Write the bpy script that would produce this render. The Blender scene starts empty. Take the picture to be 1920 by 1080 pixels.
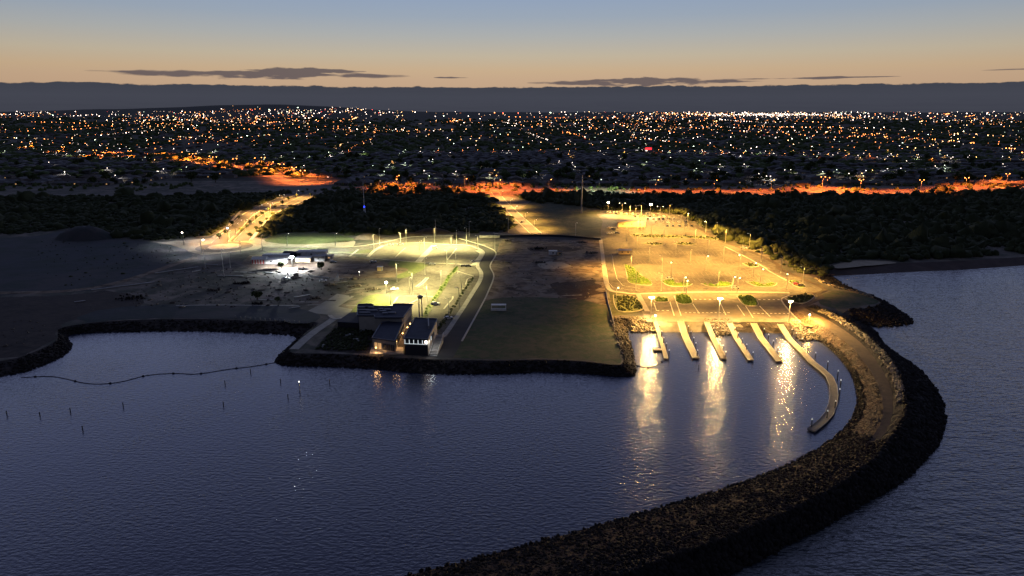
import bpy, bmesh, math, random
import numpy as np
from math import radians as R, sin, cos, pi
from mathutils import Vector, noise
from mathutils.geometry import tessellate_polygon
random.seed(7); rng = np.random.default_rng(7)
S = bpy.context.scene; COL = S.collection
# ------------------------------------------------------------------ camera
PITCH = R(14.46); H = 100.0; F = 1280.0
cam = bpy.data.objects.new('camera', bpy.data.cameras.new('camera')); COL.objects.link(cam)
cam.location = (0, 0, H); cam.rotation_euler = (pi/2 - PITCH, 0, 0)
cam.data.sensor_width = 36; cam.data.lens = 36*F/1920; cam.data.clip_end = 60000; cam.data.clip_start = 1
S.camera = cam
# ------------------------------------------------------------------ colour management, render
S.view_settings.view_transform = 'Standard'; S.view_settings.look = 'None'
S.view_settings.exposure = 0; S.view_settings.gamma = 1
S.render.engine = 'CYCLES'
S.cycles.use_denoising = True
S.cycles.max_bounces = 4; S.cycles.diffuse_bounces = 2; S.cycles.glossy_bounces = 2
S.cycles.sample_clamp_indirect = 2; S.cycles.sample_clamp_direct = 140; S.cycles.use_adaptive_sampling = False
# ------------------------------------------------------------------ world: dusk sky
W = bpy.data.worlds.new('World'); S.world = W; W.use_nodes = True
nt = W.node_tree; nt.nodes.clear()
def N(nt, typ, **kw):
    n = nt.nodes.new(typ)
    for k, v in kw.items(): setattr(n, k, v)
    return n
def L(nt, a, b): nt.links.new(a, b)
def mth(nt, op, a, b=None, c=None, clamp=False):
    n = N(nt, 'ShaderNodeMath', operation=op, use_clamp=clamp)
    for i, v in enumerate((a, b, c)):
        if v is None: continue
        if isinstance(v, (int, float)): n.inputs[i].default_value = v
        else: L(nt, v, n.inputs[i])
    return n.outputs[0]
def mixc(nt, fac, a, b):
    n = N(nt, 'ShaderNodeMix', data_type='RGBA')
    for s, v in ((n.inputs['Factor'], fac), (n.inputs['A'], a), (n.inputs['B'], b)):
        if isinstance(v, (int, float)): s.default_value = v
        elif isinstance(v, tuple): s.default_value = (*v[:3], 1)
        else: L(nt, v, s)
    return n.outputs['Result']
def ramp(nt, fac, stops, interp='LINEAR'):
    n = N(nt, 'ShaderNodeValToRGB'); cr = n.color_ramp; cr.interpolation = interp
    while len(cr.elements) > 1: cr.elements.remove(cr.elements[-1])
    for i, (p, c) in enumerate(stops):
        e = cr.elements[0] if i == 0 else cr.elements.new(p)
        e.position = p; e.color = (*c[:3], 1) if isinstance(c, tuple) else (c, c, c, 1)
    if not isinstance(fac, (int, float)): L(nt, fac, n.inputs[0])
    return n.outputs[0]
SKY_STOPS = [(0.0, (.50, .33, .21)), (.042, (.56, .385, .25)), (.056, (.58, .42, .265)), (.075, (.53, .455, .34)),
             (.10, (.42, .43, .42)), (.125, (.33, .39, .47)), (.155, (.275, .36, .51)), (.25, (.42, .50, .88)),
             (.42, (.31, .37, .72)), (.60, (.14, .17, .30)), (1.0, (.05, .056, .09))]
tc = N(nt, 'ShaderNodeTexCoord'); sep = N(nt, 'ShaderNodeSeparateXYZ'); L(nt, tc.outputs['Generated'], sep.inputs[0])
X, Y, Z = sep.outputs
el = mth(nt, 'MAXIMUM', Z, 0.0)
az = mth(nt, 'ARCTAN2', X, Y)
grad = ramp(nt, el, SKY_STOPS)
# less glow away from the place where the sun went down
back = mth(nt, 'MULTIPLY_ADD', Y, 0.42, 0.58, clamp=True)
grad2 = N(nt, 'ShaderNodeMix', data_type='RGBA', blend_type='MULTIPLY'); grad2.inputs['Factor'].default_value = 1
L(nt, grad, grad2.inputs['A'])
bk = N(nt, 'ShaderNodeCombineColor'); [L(nt, back, bk.inputs[i]) for i in range(3)]; L(nt, bk.outputs[0], grad2.inputs['B'])
# long low cloud bank and thin streaks above it
cv = N(nt, 'ShaderNodeCombineXYZ'); L(nt, mth(nt, 'MULTIPLY', az, 7.0), cv.inputs[0]); L(nt, mth(nt, 'MULTIPLY', el, 60.0), cv.inputs[1])
n1 = N(nt, 'ShaderNodeTexNoise'); n1.inputs['Scale'].default_value = 2.2; n1.inputs['Detail'].default_value = 7; L(nt, cv.outputs[0], n1.inputs['Vector'])
cv2 = N(nt, 'ShaderNodeCombineXYZ'); L(nt, mth(nt, 'MULTIPLY', az, 22.0), cv2.inputs[0]); L(nt, mth(nt, 'MULTIPLY', el, 40.0), cv2.inputs[1])
n2 = N(nt, 'ShaderNodeTexNoise'); n2.inputs['Scale'].default_value = 3.0; n2.inputs['Detail'].default_value = 6; L(nt, cv2.outputs[0], n2.inputs['Vector'])
edge = mth(nt, 'ADD', mth(nt, 'MULTIPLY_ADD', n1.outputs[0], 0.008, 0.0275), mth(nt, 'MULTIPLY', n2.outputs[0], 0.0055))
bank = mth(nt, 'MULTIPLY', mth(nt, 'SUBTRACT', edge, el), 900.0, clamp=True)
bankcol = ramp(nt, mth(nt, 'MULTIPLY', el, 25.0), [(0, (.048, .051, .070)), (.5, (.057, .061, .082)), (.85, (.049, .053, .070)), (1, (.07, .058, .066))])
n5 = N(nt, 'ShaderNodeTexNoise'); n5.inputs['Scale'].default_value = 6.0; n5.inputs['Detail'].default_value = 4
cv5 = N(nt, 'ShaderNodeCombineXYZ'); L(nt, mth(nt, 'MULTIPLY', az, 3.0), cv5.inputs[0]); L(nt, mth(nt, 'MULTIPLY', el, 50.0), cv5.inputs[1]); L(nt, cv5.outputs[0], n5.inputs['Vector'])
bankc2 = mixc(nt, mth(nt, 'MULTIPLY_ADD', n5.outputs[0], 1.6, -.55, clamp=True), bankcol, (.058, .062, .082))
# a long streak low on the left (azimuth about -0.45 to -0.2) and short ones on the right
def streak(a0, a1, e0, th, sc, seed):
    c = N(nt, 'ShaderNodeCombineXYZ'); L(nt, mth(nt, 'MULTIPLY', az, sc), c.inputs[0]); L(nt, mth(nt, 'MULTIPLY', el, 90.0), c.inputs[1]); c.inputs[2].default_value = seed
    nn = N(nt, 'ShaderNodeTexNoise'); nn.inputs['Scale'].default_value = 1.6; nn.inputs['Detail'].default_value = 6; L(nt, c.outputs[0], nn.inputs['Vector'])
    mid = (a0+a1)/2; half = (a1-a0)/2
    ww = mth(nt, 'SUBTRACT', 1.0, mth(nt, 'DIVIDE', mth(nt, 'ABSOLUTE', mth(nt, 'SUBTRACT', az, mid)), half), clamp=True)
    ww = mth(nt, 'POWER', ww, .45)
    d = mth(nt, 'DIVIDE', mth(nt, 'ABSOLUTE', mth(nt, 'SUBTRACT', el, e0)), th)
    v = mth(nt, 'SUBTRACT', mth(nt, 'MULTIPLY', ww, mth(nt, 'MULTIPLY_ADD', nn.outputs[0], 3.2, -.75)), d)
    return mth(nt, 'MULTIPLY', v, 3.0, clamp=True)
st = mth(nt, 'MAXIMUM', streak(-.54, -.14, .0480, .0066, 14, 1.3), streak(-.36, -.20, .0535, .0040, 22, 3.3))
st = mth(nt, 'MAXIMUM', st, streak(-.11, -.06, .0463, .0016, 20, 7.1))
st = mth(nt, 'MAXIMUM', st, mth(nt, 'MAXIMUM', streak(.02, .34, .0395, .0058, 16, 4.4), streak(.10, .26, .0425, .0040, 26, 5.4)))
st = mth(nt, 'MAXIMUM', st, streak(.30, .50, .0425, .0016, 14, 9.2))
st = mth(nt, 'MAXIMUM', st, streak(.58, .75, .0470, .0026, 9, 2.2))
skyc = mixc(nt, mth(nt, 'MULTIPLY', st, .85), grad2.outputs['Result'], (.085, .072, .09))
skyc = mixc(nt, bank, skyc, bankc2)
bg = N(nt, 'ShaderNodeBackground'); bg.inputs['Strength'].default_value = 1.0
L(nt, skyc, bg.inputs[0]); wo = N(nt, 'ShaderNodeOutputWorld'); L(nt, bg.outputs[0], wo.inputs[0])
W.cycles.sampling_method = 'MANUAL'; W.cycles.sample_map_resolution = 512

# ------------------------------------------------------------------ pixel -> world
def ray(px, py):
    a = (px-960)/F; b = (540-py)/F
    return Vector((a, cos(PITCH)+b*sin(PITCH), -sin(PITCH)+b*cos(PITCH)))
def P(px, py, z=3.0):
    r = ray(px, py); t = (z-H)/r.z
    return Vector((r.x*t, r.y*t, z))
LZ = 3.0
def PP(pts, z=LZ): return [P(x, y, z) for x, y in pts]
# ------------------------------------------------------------------ materials
def mat(name, col, rough=.85, var=None, scale=.2, bump=0, bscale=1.0, spec=.3, emit=None, estr=0, metal=0, sampling=None, detail=5):
    m = bpy.data.materials.new(name); m.use_nodes = True; t = m.node_tree; b = t.nodes['Principled BSDF']
    b.inputs['Base Color'].default_value = (*col, 1); b.inputs['Roughness'].default_value = rough
    b.inputs['Specular IOR Level'].default_value = spec; b.inputs['Metallic'].default_value = metal
    if var is not None or bump:
        g = N(t, 'ShaderNodeNewGeometry')
    if var is not None:
        n = N(t, 'ShaderNodeTexNoise'); n.inputs['Scale'].default_value = scale; n.inputs['Detail'].default_value = detail; L(t, g.outputs['Position'], n.inputs['Vector'])
        n.inputs['Roughness'].default_value = .65
        f = ramp(t, n.outputs[0], [(.36, 0.0), (.64, 1.0)])
        L(t, mixc(t, f, col, var), b.inputs['Base Color'])
    if bump:
        n = N(t, 'ShaderNodeTexNoise'); n.inputs['Scale'].default_value = bscale; n.inputs['Detail'].default_value = 4; L(t, g.outputs['Position'], n.inputs['Vector'])
        bn = N(t, 'ShaderNodeBump'); bn.inputs['Strength'].default_value = 1; bn.inputs['Distance'].default_value = bump
        L(t, n.outputs[0], bn.inputs['Height']); L(t, bn.outputs[0], b.inputs['Normal'])
    if emit:
        b.inputs['Emission Color'].default_value = (*emit, 1); b.inputs['Emission Strength'].default_value = estr
    if sampling: m.cycles.emission_sampling = sampling
    return m
def ground_mat(name, cols, scales, bump=.15, bscale=.6):
    """patchy ground: four colours mixed by two noises plus streaky tracks"""
    m = bpy.data.materials.new(name); m.use_nodes = True; t = m.node_tree; b = t.nodes['Principled BSDF']
    b.inputs['Roughness'].default_value = .95; b.inputs['Specular IOR Level'].default_value = .15
    g = N(t, 'ShaderNodeNewGeometry'); out = None; prev = cols[0]
    for i, (c, sc) in enumerate(zip(cols[1:], scales)):
        n = N(t, 'ShaderNodeTexNoise'); n.inputs['Scale'].default_value = sc; n.inputs['Detail'].default_value = 8; n.inputs['Roughness'].default_value = .62
        n.inputs['Distortion'].default_value = .6
        mp = N(t, 'ShaderNodeMapping'); mp.inputs['Location'].default_value = (i*37.1, i*11.3, i*5.0); L(t, g.outputs['Position'], mp.inputs['Vector']); L(t, mp.outputs[0], n.inputs['Vector'])
        prev = mixc(t, ramp(t, n.outputs[0], [(.44, 0.0), (.60, 1.0)]), prev, c)
    L(t, prev, b.inputs['Base Color'])
    n = N(t, 'ShaderNodeTexNoise'); n.inputs['Scale'].default_value = bscale; n.inputs['Detail'].default_value = 5; L(t, g.outputs['Position'], n.inputs['Vector'])
    bn = N(t, 'ShaderNodeBump'); bn.inputs['Distance'].default_value = bump; L(t, n.outputs[0], bn.inputs['Height']); L(t, bn.outputs[0], b.inputs['Normal'])
    return m
M = {}
M['ground'] = ground_mat('dark_sandy_ground', [(.095, .085, .08), (.05, .052, .042), (.17, .145, .125), (.055, .058, .048)], [.016, .035, .09], .4, .25)
M['plain'] = ground_mat('grey_reclaimed_plain', [(.045, .052, .062), (.060, .058, .062), (.035, .045, .045)], [.012, .05], .3, .2)
M['spit'] = ground_mat('dark_spit_earth', [(.045, .038, .036), (.030, .026, .026), (.055, .045, .04)], [.03, .12], .3, .4)
M['far'] = ground_mat('dark_suburb_ground', [(.022, .024, .018), (.035, .032, .028), (.015, .018, .012)], [.006, .02], .6, .05)
M['dirt'] = ground_mat('disturbed_brown_dirt', [(.12, .085, .062), (.17, .125, .09), (.05, .038, .03), (.20, .16, .125)], [.04, .07, .16], .3, .5)
M['darkdirt'] = ground_mat('dark_scorched_dirt', [(.035, .022, .018), (.06, .04, .03)], [.12], .3, .5)
M['lawn'] = ground_mat('mown_dark_lawn', [(.040, .062, .028), (.068, .070, .042), (.030, .046, .024), (.075, .070, .045)], [.03, .08, .25], .12, .9)
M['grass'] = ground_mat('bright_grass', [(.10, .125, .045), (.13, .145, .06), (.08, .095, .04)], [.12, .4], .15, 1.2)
M['scrubgrass'] = ground_mat('dune_grass', [(.055, .06, .03), (.09, .08, .045), (.035, .04, .02)], [.06, .2], .3, .5)
M['sand'] = ground_mat('pale_sand', [(.30, .26, .19), (.24, .20, .15), (.34, .30, .23)], [.08, .3], .15, .8)
M['wetsand'] = ground_mat('wet_beach_sand', [(.055, .042, .040), (.08, .06, .055)], [.08], .05, .8)
M['asphalt'] = ground_mat('worn_asphalt', [(.085, .078, .07), (.11, .10, .09), (.065, .06, .055), (.125, .115, .10)], [.05, .11, .5], .02, 2)
M['asphaltdark'] = ground_mat('new_dark_asphalt', [(.045, .045, .046), (.055, .053, .052)], [.06], .02, 2)
M['apron'] = ground_mat('pale_apron_asphalt', [(.13, .12, .105), (.17, .155, .13), (.10, .095, .085)], [.07, .25], .02, 2)
M['concrete'] = ground_mat('worn_concrete', [(.30, .29, .27), (.24, .23, .215), (.35, .34, .31)], [.12, .5], .02, 2)
M['plaza'] = ground_mat('pale_plaza_paving', [(.27, .265, .25), (.22, .215, .20)], [.1], .02, 2)
M['roadfar'] = ground_mat('highway_asphalt', [(.10, .095, .09), (.13, .12, .115)], [.05], .02, 1)
M['kerb'] = mat('kerb_concrete', (.42, .40, .36), .9, (.32, .30, .27), .6)
M['paint'] = mat('road_paint', (.75, .75, .72), .7, (.45, .45, .42), .9)
M['oldpaint'] = mat('worn_bay_paint', (.34, .33, .30), .8, (.16, .155, .14), .9)
M['rock'] = mat('granite_rock', (.13, .115, .10), .95, (.06, .052, .048), .5, .25, 1.4, spec=.1)
M['rockdark'] = mat('dark_rock', (.022, .019, .019), .9, (.010, .009, .010), .5, .35, 1.2, spec=.15)  # near-black rock tone, mottled by noise
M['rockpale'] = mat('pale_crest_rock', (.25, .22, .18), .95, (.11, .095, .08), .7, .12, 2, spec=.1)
M['bank'] = ground_mat('rubble_bank', [(.035, .030, .030), (.020, .018, .020), (.05, .042, .038)], [.15, .5], .6, .9)
M['embank'] = ground_mat('gravel_embankment', [(.040, .025, .019), (.020, .014, .013), (.060, .040, .028)], [.12, .5], .9, 1.1)
M['path'] = ground_mat('gravel_path', [(.085, .065, .05), (.06, .047, .038)], [.2], .15, 1)
M['scrub'] = mat('coastal_scrub', (.024, .032, .015), .9, (.040, .046, .022), .10, .5, .9, spec=.1)
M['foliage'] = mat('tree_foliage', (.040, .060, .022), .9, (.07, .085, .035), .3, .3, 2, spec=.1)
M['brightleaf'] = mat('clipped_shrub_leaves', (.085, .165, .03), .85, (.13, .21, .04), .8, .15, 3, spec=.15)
M['bark'] = mat('bark', (.09, .065, .045), .95, (.05, .036, .028), 2)
M['steel'] = mat('galvanised_steel', (.45, .45, .43), .45, (.33, .33, .31), .8, metal=.5)
M['darksteel'] = mat('dark_steel', (.04, .04, .045), .5, metal=.3)
M['pile'] = mat('dark_pile', (.03, .028, .028), .7, (.05, .045, .04), 1)
M['white'] = mat('white_panel', (.70, .70, .68), .6, (.55, .55, .53), .6)
M['cap'] = mat('white_pile_cap', (.8, .8, .8), .5, emit=(1, .98, .92), estr=.55)  # lamplight on the caps is put in as emission
M['deck'] = mat('jetty_deck', (.24, .21, .16), .85, (.17, .15, .12), .9)
M['tan'] = mat('tan_panel', (.48, .37, .22), .7, (.40, .30, .18), .5)
M['grey'] = mat('grey_panel', (.30, .30, .30), .7, (.22, .22, .22), .5)
M['red'] = mat('red_panel', (.38, .05, .04), .7)
M['roofdark'] = mat('dark_metal_roof', (.022, .026, .045), .8, (.035, .04, .062), .3, spec=.2)
M['roofseam'] = mat('roof_parapet', (.12, .13, .16), .6)
M['wallb'] = mat('rendered_wall', (.34, .31, .27), .8, (.27, .25, .22), .4)
M['darkwall'] = mat('dark_cladding', (.022, .023, .03), .6, spec=.3)
M['glass'] = mat('dark_glass', (.02, .025, .03), .12, spec=.6)
M['warmwin'] = mat('lit_warm_panel', (.5, .4, .3), .5, emit=(1, .55, .2), estr=.6)
M['coolglow'] = mat('cool_glow_panel', (.5, .5, .5), .5, emit=(.85, .95, 1), estr=.55)
M['tyre'] = mat('tyre_rubber', (.02, .02, .02), .9)
M['boom'] = mat('floating_boom', (.015, .015, .02), .6)
def glow(name, c, s, sampling='NONE'): return mat(name, (.5, .5, .5), .5, emit=c, estr=s, sampling=sampling)
M['g_white'] = glow('lamp_glass_white', (1, .80, .64), 12)
M['g_dim'] = glow('lamp_glass_dim', (1, .92, .8), 5)
M['g_green'] = glow('lamp_glass_greenish', (.85, 1, .72), 8)
M['g_orange'] = glow('lamp_glass_orange', (1, .30, .06), 20)
M['g_amber'] = glow('lamp_glass_amber', (1, .50, .14), 13)
M['g_red'] = glow('lamp_glass_red', (1, .08, .05), 6)
M['g_blue'] = glow('lamp_glass_blue', (.01, .03, 1), 6)
M['g_yellow'] = glow('lamp_glass_yellow', (1, .80, .42), 14)
M['flood'] = glow('flood_glass_sodium', (1, .64, .24), 17000, 'FRONT')
M['floodw'] = glow('flood_glass_cool', (.93, .97, 1), 3500, 'FRONT')
M['floodg'] = glow('flood_glass_pale_yellow', (1, .93, .55), 2500, 'FRONT')
M['addedwarm'] = glow('added_lamp_warm', (1, .60, .26), 90, 'FRONT')  # glass of the two low lamps added by the ramps

def water_mat(name, base, rough, waves, ior, rot, stretch, calm=.45):
    """waves: (height, scale) pairs; crests are stretched along the rotated x axis"""
    m = bpy.data.materials.new(name); m.use_nodes = True; t = m.node_tree; b = t.nodes['Principled BSDF']
    b.inputs['Base Color'].default_value = (*base, 1); b.inputs['Roughness'].default_value = rough; b.inputs['IOR'].default_value = ior
    g = N(t, 'ShaderNodeNewGeometry'); mp = N(t, 'ShaderNodeMapping'); mp.inputs['Rotation'].default_value = (0, 0, R(rot)); mp.inputs['Scale'].default_value = (1/stretch, 1, 1)
    L(t, g.outputs['Position'], mp.inputs['Vector']); h = None
    for hh, sc in waves:
        a = N(t, 'ShaderNodeTexNoise'); a.inputs['Scale'].default_value = sc; a.inputs['Detail'].default_value = 2.5; L(t, mp.outputs[0], a.inputs['Vector'])
        v = mth(t, 'MULTIPLY', a.outputs[0], hh); h = v if h is None else mth(t, 'ADD', h, v)
    p = N(t, 'ShaderNodeTexNoise'); p.inputs['Scale'].default_value = .008; p.inputs['Detail'].default_value = 3; p.inputs['Distortion'].default_value = 1; L(t, g.outputs['Position'], p.inputs['Vector'])
    h = mth(t, 'MULTIPLY', h, ramp(t, p.outputs[0], [(.38, calm), (.6, 1.0)]))
    bn = N(t, 'ShaderNodeBump'); bn.inputs['Distance'].default_value = 1.0; L(t, h, bn.inputs['Height']); L(t, bn.outputs[0], b.inputs['Normal'])
    return m
M['harbour'] = water_mat('harbour_water', (.018, .024, .055), .14, ((.23, 1.15), (.06, 3.0)), 1.5, 6, 2.0, .6)
M['sea'] = water_mat('sea_water', (.030, .036, .048), .2, ((.50, .30), (.26, 1.2)), 1.5, -32, 2.6, .8)

# ------------------------------------------------------------------ object helpers
def setp(o, label=None, cat=None, group=None, kind=None):
    if label: o['label'] = label
    if cat: o['category'] = cat
    if group: o['group'] = group
    if kind: o['kind'] = kind
    return o
def empty(name, loc, label=None, cat=None, group=None, rz=0):
    o = bpy.data.objects.new(name, None); COL.objects.link(o); o.location = loc; o.rotation_euler = (0, 0, rz); o.empty_display_size = .1
    return setp(o, label, cat, group)
class MB:
    def __init__(s): s.v = []; s.f = []
    def add(s, vs, fs):
        n = len(s.v); s.v += [tuple(v) for v in vs]; s.f += [tuple(i+n for i in f) for f in fs]; return s
    def prism(s, poly, z0, z1=None):
        """poly: xy(z) points counter or clockwise; z1 None = flat sheet"""
        n = len(poly); tri = tessellate_polygon([[Vector((p[0], p[1], 0)) for p in poly]])
        zt = z0 if z1 is None else z1
        s.add([(p[0], p[1], zt) for p in poly], tri)
        if z1 is not None:
            s.add([(p[0], p[1], z0) for p in poly] + [(p[0], p[1], z1) for p in poly], [(i, (i+1) % n, n+(i+1) % n, n+i) for i in range(n)])
        return s
    def box(s, c, d, rz=0, rx=0):
        vs = []
        for sx in (-.5, .5):
            for sy in (-.5, .5):
                for sz in (-.5, .5):
                    x, y, z = sx*d[0], sy*d[1], sz*d[2]
                    y, z = y*cos(rx)-z*sin(rx), y*sin(rx)+z*cos(rx)
                    vs.append((c[0]+x*cos(rz)-y*sin(rz), c[1]+x*sin(rz)+y*cos(rz), c[2]+z))
        return s.add(vs, [(0, 1, 3, 2), (4, 6, 7, 5), (0, 4, 5, 1), (2, 3, 7, 6), (0, 2, 6, 4), (1, 5, 7, 3)])
    def cyl(s, c, r0, r1, h, n=8, cap=True):
        vs = [(c[0]+r0*cos(2*pi*i/n), c[1]+r0*sin(2*pi*i/n), c[2]) for i in range(n)] + [(c[0]+r1*cos(2*pi*i/n), c[1]+r1*sin(2*pi*i/n), c[2]+h) for i in range(n)]
        fs = [(i, (i+1) % n, n+(i+1) % n, n+i) for i in range(n)]
        if cap: fs += [tuple(range(n, 2*n)), tuple(reversed(range(n)))]
        return s.add(vs, fs)
    def tube(s, pts, r, n=6):
        pts = [Vector(p) for p in pts]; vs = []; fs = []
        for i, p in enumerate(pts):
            d = (pts[min(i+1, len(pts)-1)]-pts[max(i-1, 0)]).normalized()
            a = d.cross(Vector((0, 0, 1)));  a = Vector((1, 0, 0)) if a.length < .01 else a.normalized(); b = d.cross(a)
            rr = r if not hasattr(r, '__len__') else r[i]
            for k in range(n): vs.append(p+(a*cos(2*pi*k/n)+b*sin(2*pi*k/n))*rr)
            if i:
                for k in range(n): fs.append(((i-1)*n+k, (i-1)*n+(k+1) % n, i*n+(k+1) % n, i*n+k))
        fs += [tuple(range(n)), tuple(range((len(pts)-1)*n, len(pts)*n))]
        return s.add(vs, fs)
    def ico(s, c, r, sx=1, sy=1, sz=1, jit=0):
        return s.add([(c[0]+v[0]*r*sx*(1+random.uniform(-jit, jit)), c[1]+v[1]*r*sy*(1+random.uniform(-jit, jit)), c[2]+v[2]*r*sz*(1+random.uniform(-jit, jit))) for v in ICO[0]], ICO[1])
    def build(s, name, m, parent=None, smooth=False):
        me = bpy.data.meshes.new(name); me.from_pydata(s.v, [], s.f); me.materials.append(M[m] if isinstance(m, str) else m)
        if smooth: me.polygons.foreach_set('use_smooth', [True]*len(me.polygons))
        o = bpy.data.objects.new(name, me); COL.objects.link(o)
        if parent: o.parent = parent
        return o
def ico_template(sub):
    bm = bmesh.new(); bmesh.ops.create_icosphere(bm, subdivisions=sub, radius=1)
    v = [tuple(x.co) for x in bm.verts]; f = [tuple(y.index for y in x.verts) for x in bm.faces]; bm.free(); return v, f
ICO = ico_template(1); ICO2 = ico_template(2)
def scatter_mesh(name, tmpl, pos, scl, m, jit=.25, parent=None, variants=8, rot=True):
    """numpy merge of many jittered copies of a template into one mesh: pos (n,3), scl (n,3)"""
    tv = np.array(tmpl[0]); tf = np.array(tmpl[1]); n = len(pos); k = len(tv)
    V = np.stack([tv*(1+rng.uniform(-jit, jit, (k, 1)))*(1+rng.uniform(-jit*.4, jit*.4, (k, 3))) for _ in range(variants)])
    vi = rng.integers(0, variants, n); base = V[vi]*np.asarray(scl)[:, None, :]
    a = rng.uniform(0, 2*pi, n) if rot else np.zeros(n); ca, sa = np.cos(a)[:, None], np.sin(a)[:, None]
    out = np.empty((n, k, 3)); out[..., 0] = base[..., 0]*ca-base[..., 1]*sa; out[..., 1] = base[..., 0]*sa+base[..., 1]*ca; out[..., 2] = base[..., 2]
    out += np.asarray(pos)[:, None, :]
    fc = (tf[None]+(np.arange(n)*k)[:, None, None]).reshape(-1)
    me = bpy.data.meshes.new(name); me.vertices.add(n*k); me.vertices.foreach_set('co', out.reshape(-1))
    nf = n*len(tf); me.loops.add(nf*3); me.loops.foreach_set('vertex_index', fc.astype(np.int32))
    me.polygons.add(nf); me.polygons.foreach_set('loop_start', np.arange(nf, dtype=np.int32)*3)
    me.update(calc_edges=True); me.materials.append(M[m] if isinstance(m, str) else m)
    o = bpy.data.objects.new(name, me); COL.objects.link(o)
    if parent: o.parent = parent
    return o
def copy_tree(o, parent=None):
    c = o.copy(); COL.objects.link(c); c.parent = parent
    for ch in o.children: copy_tree(ch, c)
    return c
def inside(pts, poly):
    x, y = pts[:, 0], pts[:, 1]; r = np.zeros(len(pts), bool); n = len(poly)
    for i in range(n):
        x1, y1 = poly[i][0], poly[i][1]; x2, y2 = poly[i-1][0], poly[i-1][1]
        c = ((y1 > y) != (y2 > y)) & (x < (x2-x1)*(y-y1)/(y2-y1+1e-12)+x1); r ^= c
    return r
def fill_poly(poly, spacing, jitter=.5):
    xs = [p[0] for p in poly]; ys = [p[1] for p in poly]
    gx, gy = np.meshgrid(np.arange(min(xs), max(xs), spacing), np.arange(min(ys), max(ys), spacing))
    p = np.stack([gx.ravel(), gy.ravel()], 1); p += rng.uniform(-jitter*spacing, jitter*spacing, p.shape)
    return p[inside(p, poly)]
def catmull(pts, n=6):
    pts = [Vector(p) for p in pts]; out = []
    for i in range(len(pts)-1):
        p0 = pts[max(i-1, 0)]; p1 = pts[i]; p2 = pts[i+1]; p3 = pts[min(i+2, len(pts)-1)]
        for k in range(n):
            t = k/n; out.append(.5*((2*p1)+(-p0+p2)*t+(2*p0-5*p1+4*p2-p3)*t*t+(-p0+3*p1-3*p2+p3)*t**3))
    out.append(pts[-1]); return out
def smooth_poly(pts, n=4):
    pts = list(pts); q = catmull(pts+[pts[0]], n)[:-1]; return q
def rough_poly(pts, amp, n=6, sc=.12):
    q = smooth_poly(pts, n); return [Vector((p.x+amp*noise.noise(Vector((p.x*sc, p.y*sc, 1))), p.y+amp*noise.noise(Vector((p.x*sc, p.y*sc, 9))), p.z)) for p in q]
def ribbon(pts, w, z0, z1=None, name=None, m=None, parent=None):
    """strip of width w along world points; returns polygon"""
    pts = [Vector(p) for p in pts]; l = []; r = []
    for i, p in enumerate(pts):
        d = (pts[min(i+1, len(pts)-1)]-pts[max(i-1, 0)]); d = Vector((d.x, d.y, 0)).normalized(); nrm = Vector((-d.y, d.x, 0))
        ww = w if not hasattr(w, '__len__') else w[i]
        l.append(p+nrm*ww/2); r.append(p-nrm*ww/2)
    mb = MB(); n = len(pts); vs = [(p.x, p.y, z1 if z1 is not None else z0) for p in l+r]
    mb.add(vs, [(i, i+1, n+i+1, n+i) for i in range(n-1)])
    if z1 is not None:
        for side in (l, r):
            mb.add([(p.x, p.y, z0) for p in side]+[(p.x, p.y, z1) for p in side], [(i, i+1, n+i+1, n+i) for i in range(n-1)])
        mb.add([(l[0].x, l[0].y, z0), (r[0].x, r[0].y, z0), (r[0].x, r[0].y, z1), (l[0].x, l[0].y, z1)], [(0, 1, 2, 3)])
        mb.add([(l[-1].x, l[-1].y, z0), (r[-1].x, r[-1].y, z0), (r[-1].x, r[-1].y, z1), (l[-1].x, l[-1].y, z1)], [(0, 1, 2, 3)])
    if name: return mb.build(name, m, parent)
    return mb
def sheet(name, pts, m, z, organic=0):
    q = rough_poly(PP(pts), organic) if organic else PP(pts)
    return setp(MB().prism(q, z).build(name, m), kind='structure')
ORD = ['first', 'second', 'third', 'fourth', 'fifth', 'sixth', 'seventh', 'eighth', 'ninth', 'tenth', 'eleventh', 'twelfth', 'thirteenth', 'fourteenth',
       'fifteenth', 'sixteenth', 'seventeenth', 'eighteenth', 'nineteenth', 'twentieth']
for _t in ('twenty', 'thirty', 'forty', 'fifty', 'sixty', 'seventy', 'eighty'):
    if _t != 'twenty': ORD.append(_t[:-1]+'ieth')
    ORD += [_t+'-'+w for w in ORD[:9]]
def spot(parent, loc, col, power, size=155, blend=.5, rad=.25, rot=(0, 0, 0)):
    d = bpy.data.lights.new('lamp_light', 'SPOT'); d.energy = power; d.color = col; d.spot_size = R(size); d.spot_blend = blend; d.shadow_soft_size = rad
    o = bpy.data.objects.new('lamp_light', d); COL.objects.link(o); o.parent = parent; o.location = loc; o.rotation_euler = rot; return o
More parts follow.
